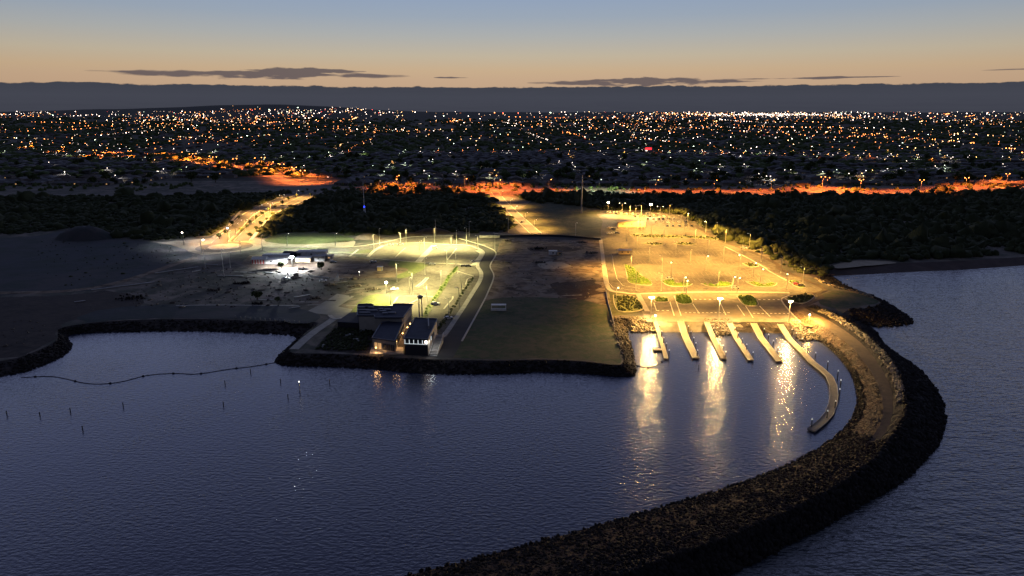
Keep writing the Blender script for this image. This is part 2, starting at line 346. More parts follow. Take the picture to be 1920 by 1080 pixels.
# ================================================================== TERRAIN
COAST = [((-700,860),(-750,820),0),((-300,765),(-330,735),0),((0,706),(-5,678),0),((60,692),(50,665),0),((115,668),(95,645),0),((133,648),(108,632),0),
 ((127,630),(112,616),0),((170,624),(165,606),0),((250,622),(250,600),0),((370,621),(370,598),0),((480,625),(480,601),0),((556,630),(592,604),0),((545,648),(572,624),0),
 ((520,672),(545,656),0),((532,684),(556,662),0),((620,688),(620,663),0),((700,691),(700,667),0),((760,698),(760,671),0),((830,701),(830,674),0),
 ((935,701),(935,676),0),((1010,698),(1010,674),0),((1100,701),(1100,678),0),((1172,706),(1160,684),0),((1190,698),(1168,672),0),((1187,672),(1160,645),0),
 ((1181,645),(1152,618),0),((1178,620),(1150,596),0),((1215,620),(1212,600),1),((1300,622),(1300,602),1),((1380,623),(1380,603),1),((1455,625),(1455,604),1),
 ((1492,630),(1497,605),0),((1560,640),(1560,600),2),((1598,612),(1592,580),0),((1650,612),(1622,578),0),((1695,608),(1645,572),0),((1707,600),(1650,566),0),
 ((1682,580),(1636,558),0),((1640,558),(1606,548),0),((1600,543),(1572,540),0),((1572,528),(1548,532),0),((1556,518),(1528,522),0),
 ((1580,516.5),(1505,506),3),((1640,514),(1600,497),3),((1700,510.5),(1690,493),3),((1800,506),(1800,489),3),((1920,498),(1920,482),3),((2300,470),(2300,462),3),((3000,440),(3000,435),3)]
wl = [P(*c[0], 0) for c in COAST]; tl = [P(*c[1], LZ) for c in COAST]; am = [c[2] for c in COAST]
NS = 10
WL = catmull(wl, NS); TL = catmull(tl, NS)
def coast_mesh(name, i0, i1, m, nrows=7, amp=.5, z_end=-1.5):
    rows = []; a = i0*NS; b = i1*NS
    for r in range(nrows+1):
        t = r/nrows*1.35; row = []
        for k in range(a, b+1):
            p = TL[k].lerp(WL[k], min(t, 1.0))
            if t > 1: p = WL[k]+(WL[k]-TL[k])*(t-1); p.z = -3*(t-1)/.35*.6
            if 0 < r: 
                q = p*.35; p = p+Vector((noise.noise(q), noise.noise(q+Vector((9, 9, 9))), noise.noise(q*1.3+Vector((3, 1, 7)))*.9))*amp*min(1, t*3)
            row.append(p)
        rows.append(row)
    mb = MB(); n = b-a+1
    mb.add([p for row in rows for p in row], [(r*n+k, r*n+k+1, (r+1)*n+k+1, (r+1)*n+k) for r in range(nrows) for k in range(n-1)])
    return setp(mb.build(name, m), kind='structure')
coast_mesh('shore_bank', 0, 32, 'bank')
coast_mesh('headland_bank', 32, 41, 'bank')
coast_mesh('beach', 41, len(COAST)-1, 'wetsand', amp=.12)
# land sheet
top = [Vector((p.x, p.y, LZ)) for p in TL]
left0 = top[0]; right0 = top[-1]
poly = top + [Vector((1900, right0.y, LZ)), Vector((1900, 1000, LZ)), Vector((-1900, 1000, LZ)), Vector((-1900, left0.y, LZ))]
setp(MB().prism(poly, LZ).build('ground', 'ground'), kind='structure')
# far terrain
def TZ(x, y):
    def ss(a, b, v):
        t = np.clip((v-a)/(b-a), 0, 1); return t*t*(3-2*t)
    u = x/np.maximum(y, 1)
    z = 3+89*ss(2600, 12500, y)
    z = z+128*np.exp(-((u+.36)/.17)**2)*ss(5200, 10500, y)*(1-ss(11500, 15000, y))
    z = z+30*np.exp(-((u+.62)/.10)**2)*ss(4000, 9000, y)
    z = z+5*np.sin(u*23+y*.0007)*ss(6000, 11000, y)+3*np.sin(u*71)*ss(7000, 11000, y)
    return z
ys = np.concatenate([np.linspace(1000, 3000, 20), np.geomspace(3100, 16000, 60)]); us = np.linspace(-1.9, 1.9, 160)
gy, gu = np.meshgrid(ys, us, indexing='ij'); gx = gu*gy; gz = TZ(gx, gy); nx = len(us)
mb = MB(); mb.add(np.stack([gx.ravel(), gy.ravel(), gz.ravel()], 1), [(r*nx+c, r*nx+c+1, (r+1)*nx+c+1, (r+1)*nx+c) for r in range(len(ys)-1) for c in range(nx-1)])
setp(mb.build('terrain', 'far', smooth=True), kind='structure')
def hit_far(px, py):
    r = ray(px, py); t = np.geomspace(860, 15500, 3000); x = r.x/r.y*t; z = H+r.z/r.y*t; tz = TZ(x, t); k = np.argmax(z <= tz+.5)
    if not (z <= tz+.5).any(): return None
    return Vector((x[k], t[k], tz[k] if t[k] > 1000 else LZ))
# ------------------------------------------------------------------ breakwater (inner water, path, crest, outer water)
BW = [((1475,618),(1493,582),(1508,577),(1522,574),(1560,604)),((1530,636),(1540,610),(1556,602),(1566,592),(1632,617)),((1565,662),(1590,645),(1606,636),(1613,623),(1655,645)),
 ((1588,688),(1622,682),(1640,672),(1650,655),(1690,672)),((1602,715),(1645,720),(1662,708),(1676,690),(1725,697)),((1608,750),(1655,758),(1674,745),(1690,725),(1755,735)),
 ((1598,785),(1650,795),(1670,790),(1693,772),(1768,775)),((1565,820),(1620,835),(1642,835),(1670,820),(1762,820)),((1515,853),(1570,875),(1595,878),(1625,870),(1735,858)),
 ((1440,888),(1495,918),(1520,925),(1550,920),(1685,905)),((1340,922),(1400,960),(1425,968),(1455,967),(1610,948)),((1220,957),(1285,1003),(1310,1012),(1340,1014),(1520,1000)),
 ((1080,997),(1140,1052),(1165,1062),(1190,1067),(1420,1050)),((920,1040),(975,1110),(1000,1122),(1025,1130),(1300,1108)),((740,1085),(790,1168),(810,1180),(840,1190),(1130,1185)),((400,1160),(430,1260),(450,1275),(480,1290),(800,1310))]
zs = (0, 4.2, 4.2, 5.4, 0)
cols = [catmull([P(*s[j], zs[j]) for s in BW], 16) for j in range(5)]
nst = len(cols[0])
def bw_rows():
    rows = []
    def seg(a, b, n, amp, first=False, bulge=0):
        for k in range(0 if first else 1, n+1):
            t = k/n; row = []
            for i in range(nst):
                p = cols[a][i].lerp(cols[b][i], t) if isinstance(a, int) else None
                p = p.copy(); p.z += bulge*sin(pi*t)
                q = p*.4; p += Vector((noise.noise(q), noise.noise(q+Vector((5, 5, 5))), noise.noise(q*1.2+Vector((1, 8, 2)))*1.0))*amp*(1 if 0 < t < 1 or a in (2, 3) else .3)
                row.append(p)
            rows.append(row)
    # below water skirts
    sk = []
    for i in range(nst):
        d = cols[0][i]-cols[1][i]; sk.append(cols[0][i]+d*.25+Vector((0, 0, -.5)))
    rows.append([Vector((p.x, p.y, -1.5)) for p in sk])
    seg(0, 1, 12, .45, True, .3); seg(1, 2, 2, .05); seg(2, 3, 4, .6); seg(3, 4, 12, .7, bulge=.6)
    sk = []
    for i in range(nst):
        d = cols[4][i]-cols[3][i]; sk.append(cols[4][i]+d*.25)
    rows.append([Vector((p.x, p.y, -1.5)) for p in sk])
    return rows
rows = bw_rows(); root = empty('breakwater', (0, 0, 0), 'long curved rock breakwater with a gravel path wrapping round the lit boat ramp basin', 'breakwater')
mb = MB(); mb.add([p for r in rows[:15] for p in r], [(r*nst+k, r*nst+k+1, (r+1)*nst+k+1, (r+1)*nst+k) for r in range(13) for k in range(nst-1)])
mb.build('embankment', 'embank', root)
pr = rows[13:16]; mb = MB(); mb.add([p+Vector((0, 0, .03)) for r in pr for p in r], [(r*nst+k, r*nst+k+1, (r+1)*nst+k+1, (r+1)*nst+k) for r in range(2) for k in range(nst-1)]); mb.build('path', 'path', root)
mb = MB(); rr = rows[15:]; mb.add([p for r in rr for p in r], [(r*nst+k, r*nst+k+1, (r+1)*nst+k+1, (r+1)*nst+k) for r in range(len(rr)-1) for k in range(nst-1)]); mb.build('rock_slope', 'rockdark', root)
# rocks on the slopes
def lerp_pts(A, B, n, t0, t1, k0=0, k1=None):
    k1 = k1 or len(A)-1; out = []
    for _ in range(n):
        k = random.uniform(k0, k1-.01); i = int(k); f = k-i; t = random.uniform(t0, t1)
        out.append(A[i].lerp(A[i+1], f).lerp(B[i].lerp(B[i+1], f), t))
    return np.array([tuple(p) for p in out])
def rocks(name, pos, lo, hi, m, label, tmpl=ICO):
    s = rng.uniform(lo, hi, (len(pos), 1))*rng.uniform(.6, 1.25, (len(pos), 3)); return setp(scatter_mesh(name, tmpl, pos, s, m, .35), label, None, None, 'stuff')
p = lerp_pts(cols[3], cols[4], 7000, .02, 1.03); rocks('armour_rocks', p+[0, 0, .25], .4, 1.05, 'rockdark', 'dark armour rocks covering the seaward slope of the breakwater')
p = lerp_pts(cols[0], cols[1], 3000, -.03, .3); rocks('toe_rocks', p+[0, 0, .15], .25, .6, 'rockdark', 'small dark rocks along the inner waterline of the breakwater')
p = lerp_pts(cols[0], cols[1], 900, .15, .95, 0, 7*16); rocks('loose_stones', p+[0, 0, .1], .12, .45, 'rock', 'loose stones scattered over the inner embankment of the breakwater')
p = np.r_[lerp_pts(cols[0], cols[1], 10500, .1, 1.0, 6.6*16), lerp_pts(cols[1], cols[3], 6000, .0, 1.1, 7*16)]; rocks('mound_rocks', p+[0, 0, .1], .2, .62, 'rockdark', 'dark rubble covering the near stretch of the breakwater')
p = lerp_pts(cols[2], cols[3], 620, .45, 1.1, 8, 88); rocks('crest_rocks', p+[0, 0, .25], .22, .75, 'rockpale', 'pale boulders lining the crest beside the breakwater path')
a, b = 0, 27*NS
p = lerp_pts(TL, WL, 4200, .1, 1.1, a, b); rocks('bank_rocks', p+[0, 0, .1], .3, .75, 'rockdark', 'dark rubble along the harbour edge of the reclaimed land')
p = lerp_pts(TL, WL, 650, .1, 1.05, 23*NS, 27*NS); rocks('basin_rocks', p+[0, 0, .1], .3, .7, 'rock', 'brown rocks on the basin side of the central lawn')
p = lerp_pts(TL, WL, 60, -.1, .05, 23*NS, 27*NS); rocks('edge_boulders', p+[0, 0, .2], .3, .6, 'rockpale', 'pale boulders along the right edge of the central lawn')
p = lerp_pts(TL, WL, 1500, .03, 1.08, 33*NS, 41*NS); rocks('headland_rocks', p+[0, 0, .2], .4, 1.0, 'rockdark', 'dark rocks round the small grassy headland')
p = lerp_pts(TL, WL, 170, -.06, .12, 37*NS, 41*NS); rocks('seawall_rocks', p+[0, 0, .3], .4, .9, 'rockpale', 'pale boulders of the seawall beside the car park road')
seawall = PP([(1398,468),(1430,482),(1462,500),(1500,520),(1545,541)]); p = []
for _ in range(260):
    k = random.random()*3.99; i = int(k); q = seawall[i].lerp(seawall[i+1], k-i); p.append((q.x+random.uniform(2.0, 6.0), q.y+random.uniform(-1, 3), LZ+random.uniform(0, .5)))
# ------------------------------------------------------------------ water
def plane(name, pts, z, m): return setp(MB().prism([Vector(p) for p in pts], z).build(name, m), kind='structure')
plane('harbour_water', [(-1900, -300), (1900, -300), (1900, 520), (-1900, 520)], 0, 'harbour')
seaedge = [c for c in cols[3]][::4]
sea = [Vector((1900, 560, 0)), Vector((1900, -300, 0)), Vector((-60, -300, 0))] + list(reversed([Vector((q.x, q.y, 0)) for q in seaedge[:]]))
sea += PP([(1560,560),(1500,506),(1600,490),(1800,483),(2300,460)], 0)
plane('sea_water', sea, .03, 'sea')
# surf line on the beach
for pts, w in (([(1588,524),(1600,521),(1612,519)], .6), ([(1628,518),(1650,516),(1668,516)], .8), ([(1745,512),(1775,510),(1790,511)], .9), ([(1790,511),(1815,506),(1850,505)], 1.3), ([(1860,504),(1890,501),(1925,500)], .8)):
    q = catmull(PP(pts, .08), 8); q = [v+Vector((0, random.uniform(-.5, .5), 0)) for v in q]
    ribbon(q, [w*random.uniform(.3, 1.6) for _ in q], .08, None, 'surf_foam', mat('foam', (.5, .5, .52), .8, (.2, .2, .22), 1.5) if 'foam' not in M else M['foam'])
    M.setdefault('foam', bpy.data.materials['foam'])
fo = [o for o in COL.objects if o.name.startswith('surf_foam')]
for o in fo: setp(o, 'thin white surf breaking along the dark beach', kind='stuff')

# ================================================================== GROUND SHEETS
z1, z2, z3, z4 = LZ+.03, LZ+.06, LZ+.09, LZ+.12
sheet('reclaimed_plain', [(-400,470),(40,445),(110,434),(160,432),(205,446),(290,455),(355,472),(345,492),(285,510),(210,535),(120,547),(-400,560)], 'plain', z1, 3)
sheet('spit_ground', [(-500,700),(0,672),(50,660),(92,642),(105,632),(112,615),(140,600),(250,585),(260,560),(200,545),(100,555),(-500,580)], 'spit', z1, 3)
sheet('bank_grass', [(165,606),(250,598),(370,596),(480,599),(575,606),(600,590),(540,575),(370,572),(240,575),(150,592)], 'plain', z2, 2)
sheet('roundabout_verge', [(285,453),(330,452),(395,446),(425,440),(470,445),(500,452),(482,468),(440,474),(400,479),(370,476),(335,464)], 'sand', z1, 1.5)
sheet('verge_sand', [(490,453),(540,458),(600,457),(660,451),(664,458),(650,464),(560,464),(490,463)], 'sand', z2, 1)
sheet('compound_gravel', [(470,478),(560,476),(640,476),(700,488),(755,500),(760,515),(700,522),(620,520),(540,510),(480,505),(455,494)], 'dirt', z1, 2)
sheet('lawn', [(846,671),(862,645),(886,600),(905,567),(940,556),(1030,556),(1090,560),(1136,572),(1146,596),(1150,618),(1158,645),(1164,670),(1158,682),(1100,676),(1010,672),(935,674)], 'lawn', z1, .5)
sheet('dirt_field', [(932,470),(950,446),(1030,444),(1124,448),(1130,490),(1136,545),(1140,572),(1090,562),(1030,558),(940,558),(908,565),(916,548),(927,518),(920,500)], 'dirt', z2, .6)
sheet('scorched_patch', [(1030,535),(1060,528),(1100,535),(1128,545),(1110,555),(1080,562),(1050,555)], 'darkdirt', z3, 8)
sheet('scorched_patch', [(1068,530),(1100,526),(1118,533),(1100,540),(1080,539)], 'bank', z3+.02, 6)
sheet('scorched_patch', [(985,464),(1040,462),(1090,467),(1060,472),(1000,471)], 'darkdirt', z3, 2)
sheet('sandy_patch', [(1010,493),(1050,492),(1070,500),(1040,505),(1012,502)], 'sand', z3, 2)
sheet('centre_road', [(850,440),(870,446),(907,461),(929,474),(918,498),(925,518),(914,548),(905,567),(888,600),(866,640),(850,671),(815,668),(832,640),(857,602),(886,556),(903,528),(905,511),(898,496),(908,475),(895,462),(850,449)], 'asphaltdark', z3)
sheet('upper_car_park', [(688,483),(702,470),(718,461),(744,458),(797,456),(825,459),(877,461),(899,469),(905,474),(892,497),(850,494),(784,491),(736,487)], 'apron', z2)
sheet('lower_car_park', [(748,528),(785,496),(850,497),(892,499),(903,512),(897,528),(880,556),(850,604),(828,640),(815,632),(790,612),(772,590),(730,575),(700,560),(716,545)], 'asphalt', z2)
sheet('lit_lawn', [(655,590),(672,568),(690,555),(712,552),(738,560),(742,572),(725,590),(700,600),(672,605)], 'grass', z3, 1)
sheet('green_strip', [(500,466),(600,466),(690,468),(690,474),(640,476),(560,474),(505,472)], 'grass', z2, .8)
sheet('plaza', [(578,583),(600,571),(615,562),(632,551),(664,556),(653,563),(634,575),(661,580),(655,588),(642,598),(627,597),(614,590),(593,588)], 'plaza', z3)
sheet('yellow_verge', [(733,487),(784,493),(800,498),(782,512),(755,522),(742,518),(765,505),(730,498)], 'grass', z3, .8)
sheet('upper_road', [(480,470),(520,467),(600,468),(690,462),(760,448),(850,440),(870,446),(800,452),(740,457),(700,466),(660,472),(560,472)], 'asphalt', z3)
sheet('connecting_road', [(850,440),(950,440),(1120,446),(1128,452),(950,446),(870,447)], 'asphaltdark', z3)
sheet('turf_mound_ground', [(498,448),(520,440),(560,436),(620,438),(658,446),(660,452),(600,457),(540,458),(500,453)], 'grass', z2, 1)
sheet('headland_grass', [(1531,558),(1560,546),(1600,549),(1636,560),(1645,568),(1600,575),(1560,576),(1538,570)], 'lawn', z2, .5)
sheet('dune_grass_area', [(975,398),(1010,370),(1090,372),(1120,392),(1128,405),(1135,430),(1130,444),(1020,437)], 'scrubgrass', z1, 2)
sheet('beach_dunes', [(1560,498),(1600,489),(1650,489),(1680,493),(1620,499),(1570,503)], 'sand', z1, 1)
# right car park
RC = [(1128,448),(1126,436),(1130,415),(1118,400),(1180,402),(1275,408),(1320,434),(1350,451),(1398,468),(1430,482),(1453,493),(1459,502),(1500,520),(1545,541),(1531,550),(1473,554),(1464,562),(1500,603),(1212,603),(1203,583),(1217,584),(1195,552),(1145,545),(1137,534)]
sheet('car_park', RC, 'asphalt', z2)
sheet('ramp_apron', [(1196,552),(1300,549),(1473,553),(1464,562),(1500,603.5),(1212,603.5),(1203,583),(1217,584)], 'apron', z3)
sheet('planted_corner', [(1142,548),(1192,553),(1215,583),(1203,583),(1190,588),(1150,590),(1146,570)], 'scrubgrass', z3, .5)
sheet('embankment_ground', [(1464,562),(1490,566),(1512,574),(1530,572),(1545,590),(1560,605),(1530,612),(1500,606)], 'embank', z3, .5)
# ------------------------------------------------------------------ orange roads
def road(name, cl, w, m='roadfar', z=z2, far=False, n=8):
    q = catmull([P(x, y) for x, y in cl], n); return setp(ribbon(q, w, z, None, name, m), kind='structure'), q
west1, qw1 = road('west_road', [(410,456),(440,428),(466,402),(510,380),(545,366),(575,356)], 11)
west2, qw2 = road('west_road', [(452,452),(478,424),(506,401),(548,380),(580,366),(600,357)], 11)
sheet('road_median', [(432,452),(462,424),(488,402),(528,381),(560,366),(572,362),(545,372),(510,390),(480,412),(458,432),(440,452)], 'scrubgrass', z3, .3)
east1, qe1 = road('east_road', [(928,360),(940,376),(962,398),(980,415),(1005,438)], 9)
east2, qe2 = road('east_road', [(918,362),(930,380),(950,402),(966,420),(984,438)], 7)
shore_road, qs = road('shore_road', [(-200,366),(100,366),(300,364),(450,360),(560,356),(700,354),(860,355),(1000,358),(1150,360.5),(1350,362),(1550,362),(1700,361),(1800,358),(1900,352),(2200,338)], 18)
hw, qh = road('west_highway', [(590,356),(555,345),(510,331),(460,318),(400,305),(355,300),(290,290),(230,283),(150,276),(0,262)], 22, n=10)
sheet('highway_junction', [(525,362),(540,345),(575,340),(600,348),(625,352),(640,358),(610,368),(560,370)], 'roadfar', z3, 2)
for q in (qw1, qw2):
    for s, nm in ((-5.6, 1), (5.6, 2)):
        e = []
        for i, p in enumerate(q):
            d = q[min(i+1, len(q)-1)]-q[max(i-1, 0)]; d = Vector((d.x, d.y, 0)).normalized(); e.append(p+Vector((-d.y, d.x, 0))*s)
        setp(ribbon(e, .5, LZ, LZ+.2, 'kerb', 'kerb'), kind='structure')
for q in (qe1,):
    for s in (-4.7, 4.7):
        e = []
        for i, p in enumerate(q):
            d = q[min(i+1, len(q)-1)]-q[max(i-1, 0)]; d = Vector((d.x, d.y, 0)).normalized(); e.append(p+Vector((-d.y, d.x, 0))*s)
        setp(ribbon(e, .5, LZ, LZ+.2, 'kerb', 'kerb'), kind='structure')
# ------------------------------------------------------------------ roundabout by the west road
c = P(421, 463)
mb = MB(); ring = [(c.x+20*cos(a), c.y+20*sin(a)) for a in np.linspace(0, 2*pi, 40, endpoint=False)]; mb.prism(ring, z3); setp(mb.build('roundabout_road', 'asphalt'), kind='structure')
mb = MB(); ring = [(c.x+11.5*cos(a), c.y+11.5*sin(a)) for a in np.linspace(0, 2*pi, 40, endpoint=False)]; mb.prism(ring, LZ, LZ+.35)
o = mb.build('roundabout_island', 'concrete'); setp(o, 'pale round traffic island in the floodlit roundabout at the left', 'traffic island')
mb = MB(); ring = [(c.x+9*cos(a), c.y+9*sin(a)) for a in np.linspace(0, 2*pi, 40, endpoint=False)]; mb.prism(ring, LZ+.3, LZ+.42); mb.build('sand_infill', 'sand', o)
setp(ribbon(PP([(370,482),(430,476),(480,470),(520,467)]), 9, z2+.01, None, 'side_road', 'asphalt'), kind='structure')
setp(ribbon(catmull(PP([(-60,550),(120,546),(220,530),(300,505),(350,488),(400,478)]), 8), 6, z2, None, 'dirt_track', 'dirt'), kind='structure')
setp(ribbon(catmull(PP([(330,573),(420,572),(500,573),(560,573)]), 8), 1.2, z3, None, 'dirt_track', 'concrete'), kind='structure')
# ------------------------------------------------------------------ paths and kerbs (raised)
def path(name, pts, w, m='concrete', h=.14, n=5): return setp(ribbon(catmull(PP(pts), n), w, LZ, LZ+h, name, m), kind='structure')
path('footpath', [(895,465),(906,474),(895,496),(902,511),(900,526),(883,554),(868,578),(853,600),(838,622),(826,633),(815,628),(806,632)], 2.4)
path('kerb', [(860,447),(907,461),(930,474),(919,498),(926,518),(915,548),(906,567),(888,600),(866,640)], .8, 'kerb', .2)
path('footpath', [(1126,448),(1130,480),(1134,515),(1138,534),(1146,545),(1170,549),(1197,551),(1300,548),(1400,548),(1480,549)], 2.6)
path('footpath', [(1196,551),(1205,568),(1214,584)], 2.6)
path('footpath', [(1275,407),(1320,434),(1350,451),(1398,468),(1453,493),(1462,504),(1500,521),(1545,541),(1534,549),(1500,552),(1478,554)], 3.0, 'path')
path('kerb', [(1480,554),(1466,560),(1468,568),(1480,583),(1500,604)], .7, 'kerb', .2)
path('footpath', [(1534,550),(1540,558),(1526,565),(1508,573),(1502,577)], 3.0, 'path')
path('median_kerb', [(1360,463),(1400,483),(1434,502),(1438,506),(1455,516),(1475,526)], 1.0, 'kerb', .2)
path('kerb', [(718,461),(744,457),(797,455),(825,458),(877,460),(900,469)], 1.0, 'kerb', .2)
path('kerb', [(688,484),(736,488),(784,492),(850,495),(890,498)], 1.0, 'kerb', .2)
path('kerb', [(690,482),(702,470),(718,461)], 2.4, 'kerb', .2)
path('kerb', [(895,470),(903,476),(897,486),(888,497)], 3.0, 'kerb', .16)
path('promenade', [(627,597),(608,610),(590,622),(570,638),(551,655)], 4.0, 'concrete', .12)
path('plaza_edge', [(642,597),(627,598),(618,592)], 2.0, 'kerb', .3)
path('site_kerb', [(492,462),(560,462),(650,463),(700,458),(760,446),(800,443),(850,442)], 1.2, 'kerb', .2)
path('site_kerb', [(505,478),(600,474),(690,477)], 1.0, 'kerb', .2)
path('site_kerb', [(655,481),(672,468)], 1.4, 'kerb', .2)
path('field_kerb', [(925,437),(950,440),(1060,443),(1127,447)], .8, 'kerb', .3)
path('west_footpath', [(398,446),(425,425),(440,408),(462,388),(500,377),(545,362)], 2.0, 'kerb', .15)
path('west_footpath', [(470,450),(482,436),(497,416),(520,398),(560,380),(602,366)], 2.2, 'kerb', .15)
path('lot_kerb', [(873,534),(877,523),(888,520)], .6, 'kerb', .2)
path('lot_kerb', [(852,507),(870,513),(888,518)], .6, 'kerb', .2)
path('lot_kerb', [(832,580),(840,570),(848,561),(849,556)], .8, 'kerb', .2)
path('lot_kerb', [(762,572),(775,566),(785,561)], .8, 'kerb', .2)
path('lot_kerb', [(734,575),(742,563),(752,556),(800,556),(815,558)], .8, 'kerb', .2)
path('lot_kerb', [(779,538),(790,530),(799,521)], .8, 'kerb', .2)
path('lot_kerb', [(784,538),(795,530),(803,521)], .8, 'kerb', .2)
path('diagonal_strip', [(784,491),(799,475),(814,460)], 4.2, 'kerb', .2)
path('diagonal_strip', [(741,483),(752,472),(760,465)], .8, 'kerb', .2)
path('diagonal_strip', [(839,487),(848,476),(856,466)], .8, 'kerb', .2)
path('diagonal_strip', [(857,503),(843,520),(828,542),(812,566),(795,594),(783,606)], 3.0, 'grass', .2)
# ------------------------------------------------------------------ painted markings (one object per run of paint)
def marking(lines, w=.25, name='road_markings', z=None):
    mb = MB()
    for pts in lines:
        q = PP(pts); r = ribbon(q, w, z or z4+.0); mb.add(r.v, r.f)
    return setp(mb.build(name, 'oldpaint' if name == 'bay_lines' else 'paint'), kind='structure')
lines = []
def lane(a, b, n, axis, depth):  # row of bay lines from a to b
    for i in range(n+1):
        x = a[0]+(b[0]-a[0])*i/n; y = a[1]+(b[1]-a[1])*i/n; lines.append([(x, y), (x+depth[0], y+depth[1])])
for (a, b, n) in (((1190,509),(1420,512),26), ((1185,488),(1370,490),26), ((1180,470),(1350,473),24), ((1196,520),(1440,523),24)): lane(a, b, n, 0, (6, 7))
marking(lines, .12, 'bay_lines')
marking([[(1264,555),(1277,592)], [(1299,570),(1311,588)], [(1348,563),(1361,591)], [(1398,574),(1412,596)], [(1424,574),(1444,594)], [(1256,566),(1264,592)], [(1226,568),(1231,583)], [(1382,572),(1396,592)]], .4)
dash = []
for y0, xa, xb, st_ in ((561.5,1302,1362,9), (562,1422,1462,9), (586.5,1284,1366,8), (588,1412,1480,8), (582.5,1232,1258,9)):
    x = xa
    while x < xb: dash.append([(x, y0), (x+4, y0+.2)]); x += st_
marking(dash, .9)
marking([[(1136,500),(1141,530),(1150,540),(1200,546)], [(1148,480),(1151,500),(1157,523),(1168,536),(1200,541)]], .18)
# ------------------------------------------------------------------ boat ramps
def ramp_slab(xa, xb, label):
    t = [P(xa, 602.5, LZ+.10), P(xb, 602.5, LZ+.10), P(xb+16, 628, -.75), P(xa+16, 628, -.75)]
    mb = MB(); mb.add(t+[p-Vector((0, 0, .5)) for p in t], [(0, 1, 2, 3), (0, 1, 5, 4), (1, 2, 6, 5), (2, 3, 7, 6), (3, 0, 4, 7)])
    g = MB()
    for k in range(1, 14):
        f = k/14; a = t[0].lerp(t[3], f)+Vector((0, 0, .02)); b = t[1].lerp(t[2], f)+Vector((0, 0, .02)); g.add([a, b, b+(t[2]-t[1])*.012, a+(t[3]-t[0])*.012], [(0, 1, 2, 3)])
    o = setp(mb.build('boat_ramp', 'apron'), label, 'boat ramp'); g.build('groove', 'asphalt', o)
ramp_slab(1228, 1320, 'wide lit concrete boat ramp between the first and third jetties, left')
ramp_slab(1370, 1460, 'wide lit concrete boat ramp between the fourth and sixth jetties, right')
p = []
def rock_patch(poly, n, z=1.6):
    q = fill_poly([P(x, y, z) for x, y in poly], .9); return q
for poly in ([(1320,604),(1368,604),(1385,622),(1345,624)], [(1478,606),(1500,606),(1540,632),(1500,634)], [(1180,600),(1226,602),(1232,618),(1185,618)]):
    q = rock_patch(poly, 0); yt, yb = max(v[1] for v in q), min(v[1] for v in q)
    for v in q: p.append((v[0], v[1], 2.9*(v[1]-yb)/(yt-yb)+.35))
rocks('ramp_rocks', np.array(p), .3, .75, 'rockpale', 'pale rocks piled between the boat ramps and at both ends')

# ================================================================== LAMPS
LD = {}
def lampdata(kind, col, power, size=150, blend=.6, rad=.3, bat=0):
    k = (kind, col, power, size, bat)
    if k not in LD:
        d = bpy.data.lights.new('lamp_light', kind); d.energy = power; d.color = col; d.shadow_soft_size = rad
        if kind == 'SPOT': d.spot_size = R(size); d.spot_blend = .25
        if bat:   # road lantern optics: more light thrown sideways than straight down
            d.use_nodes = True; t = d.node_tree; t.nodes.clear(); c_ = N(t, 'ShaderNodeTexCoord'); sp_ = N(t, 'ShaderNodeSeparateXYZ'); L(t, c_.outputs['Normal'], sp_.inputs[0])
            zz = mth(t, 'MAXIMUM', mth(t, 'ABSOLUTE', sp_.outputs[2]), .05); st = mth(t, 'MINIMUM', mth(t, 'POWER', zz, -3.0), bat)
            e = N(t, 'ShaderNodeEmission'); L(t, st, e.inputs['Strength']); oo = N(t, 'ShaderNodeOutputLight'); L(t, e.outputs[0], oo.inputs[0])
        LD[k] = d
    return LD[k]
def lamp_light(parent, loc, col, power, size=150, rot=(0, 0, 0), rad=.3, bat=0):
    o = bpy.data.objects.new('lamp_light', lampdata('SPOT', col, power, size, .6, rad, bat)); COL.objects.link(o); o.parent = parent; o.location = loc; o.rotation_euler = rot; return o
SOD = (1, .50, .085); PALE = (1, .83, .30); ORG = (1, .20, .03); WHT = (.95, .98, 1); AMB = (1, .50, .12); GRN = (.85, 1, .6)
protos = {}
def make_lamp(key, h=10, arms=1, arm=1.6, glassm=None, light=None, power=0, gr=.22, size=150, pr=.17, under='g_dim', bat=6):
    """street lamp: pole, arm(s), lamp housing with glass below; glassm adds a glowing dome seen from above"""
    root = empty('street_lamp', (0, 0, 0))
    MB().cyl((0, 0, 0), pr*1.25, pr*.7, h).build('pole', 'steel', root)
    MB().cyl((0, 0, 0), pr*2.2, pr*2.0, .25, 8).build('base_plate', 'steel', root)
    dirs = [1] if arms == 1 else [1, -1]
    for s in dirs:
        MB().tube([(0, 0, h-.1), (s*arm*.6, 0, h+.12), (s*arm, 0, h+.15)], pr*.5, 5).build('arm', 'steel', root)
        hd = MB().box((s*(arm+.3), 0, h+.2), (.9, .4, .16)).box((s*(arm+.3), 0, h+.3), (.6, .26, .08)).build('lamp_head', 'steel', root)
        MB().box((s*(arm+.3), 0, h+.105), (.7, .3, .03)).build('lamp_glass', under, hd)
        if glassm: MB().ico((s*(arm+.3), 0, h+.05), gr, 1, 1, .8).build('glowing_bulb', glassm, hd)
        if light: lamp_light(root, (s*(arm+.3), 0, h-.3), light, power/len(dirs), size, bat=bat)
    return root
def place(key, loc, rz, label, group, cat='street lamp', **kw):
    if key not in protos: protos[key] = make_lamp(key, **kw); o = protos[key]
    else: o = copy_tree(protos[key])
    o.location = loc; o.rotation_euler = (0, 0, rz); return setp(o, label, cat, group)
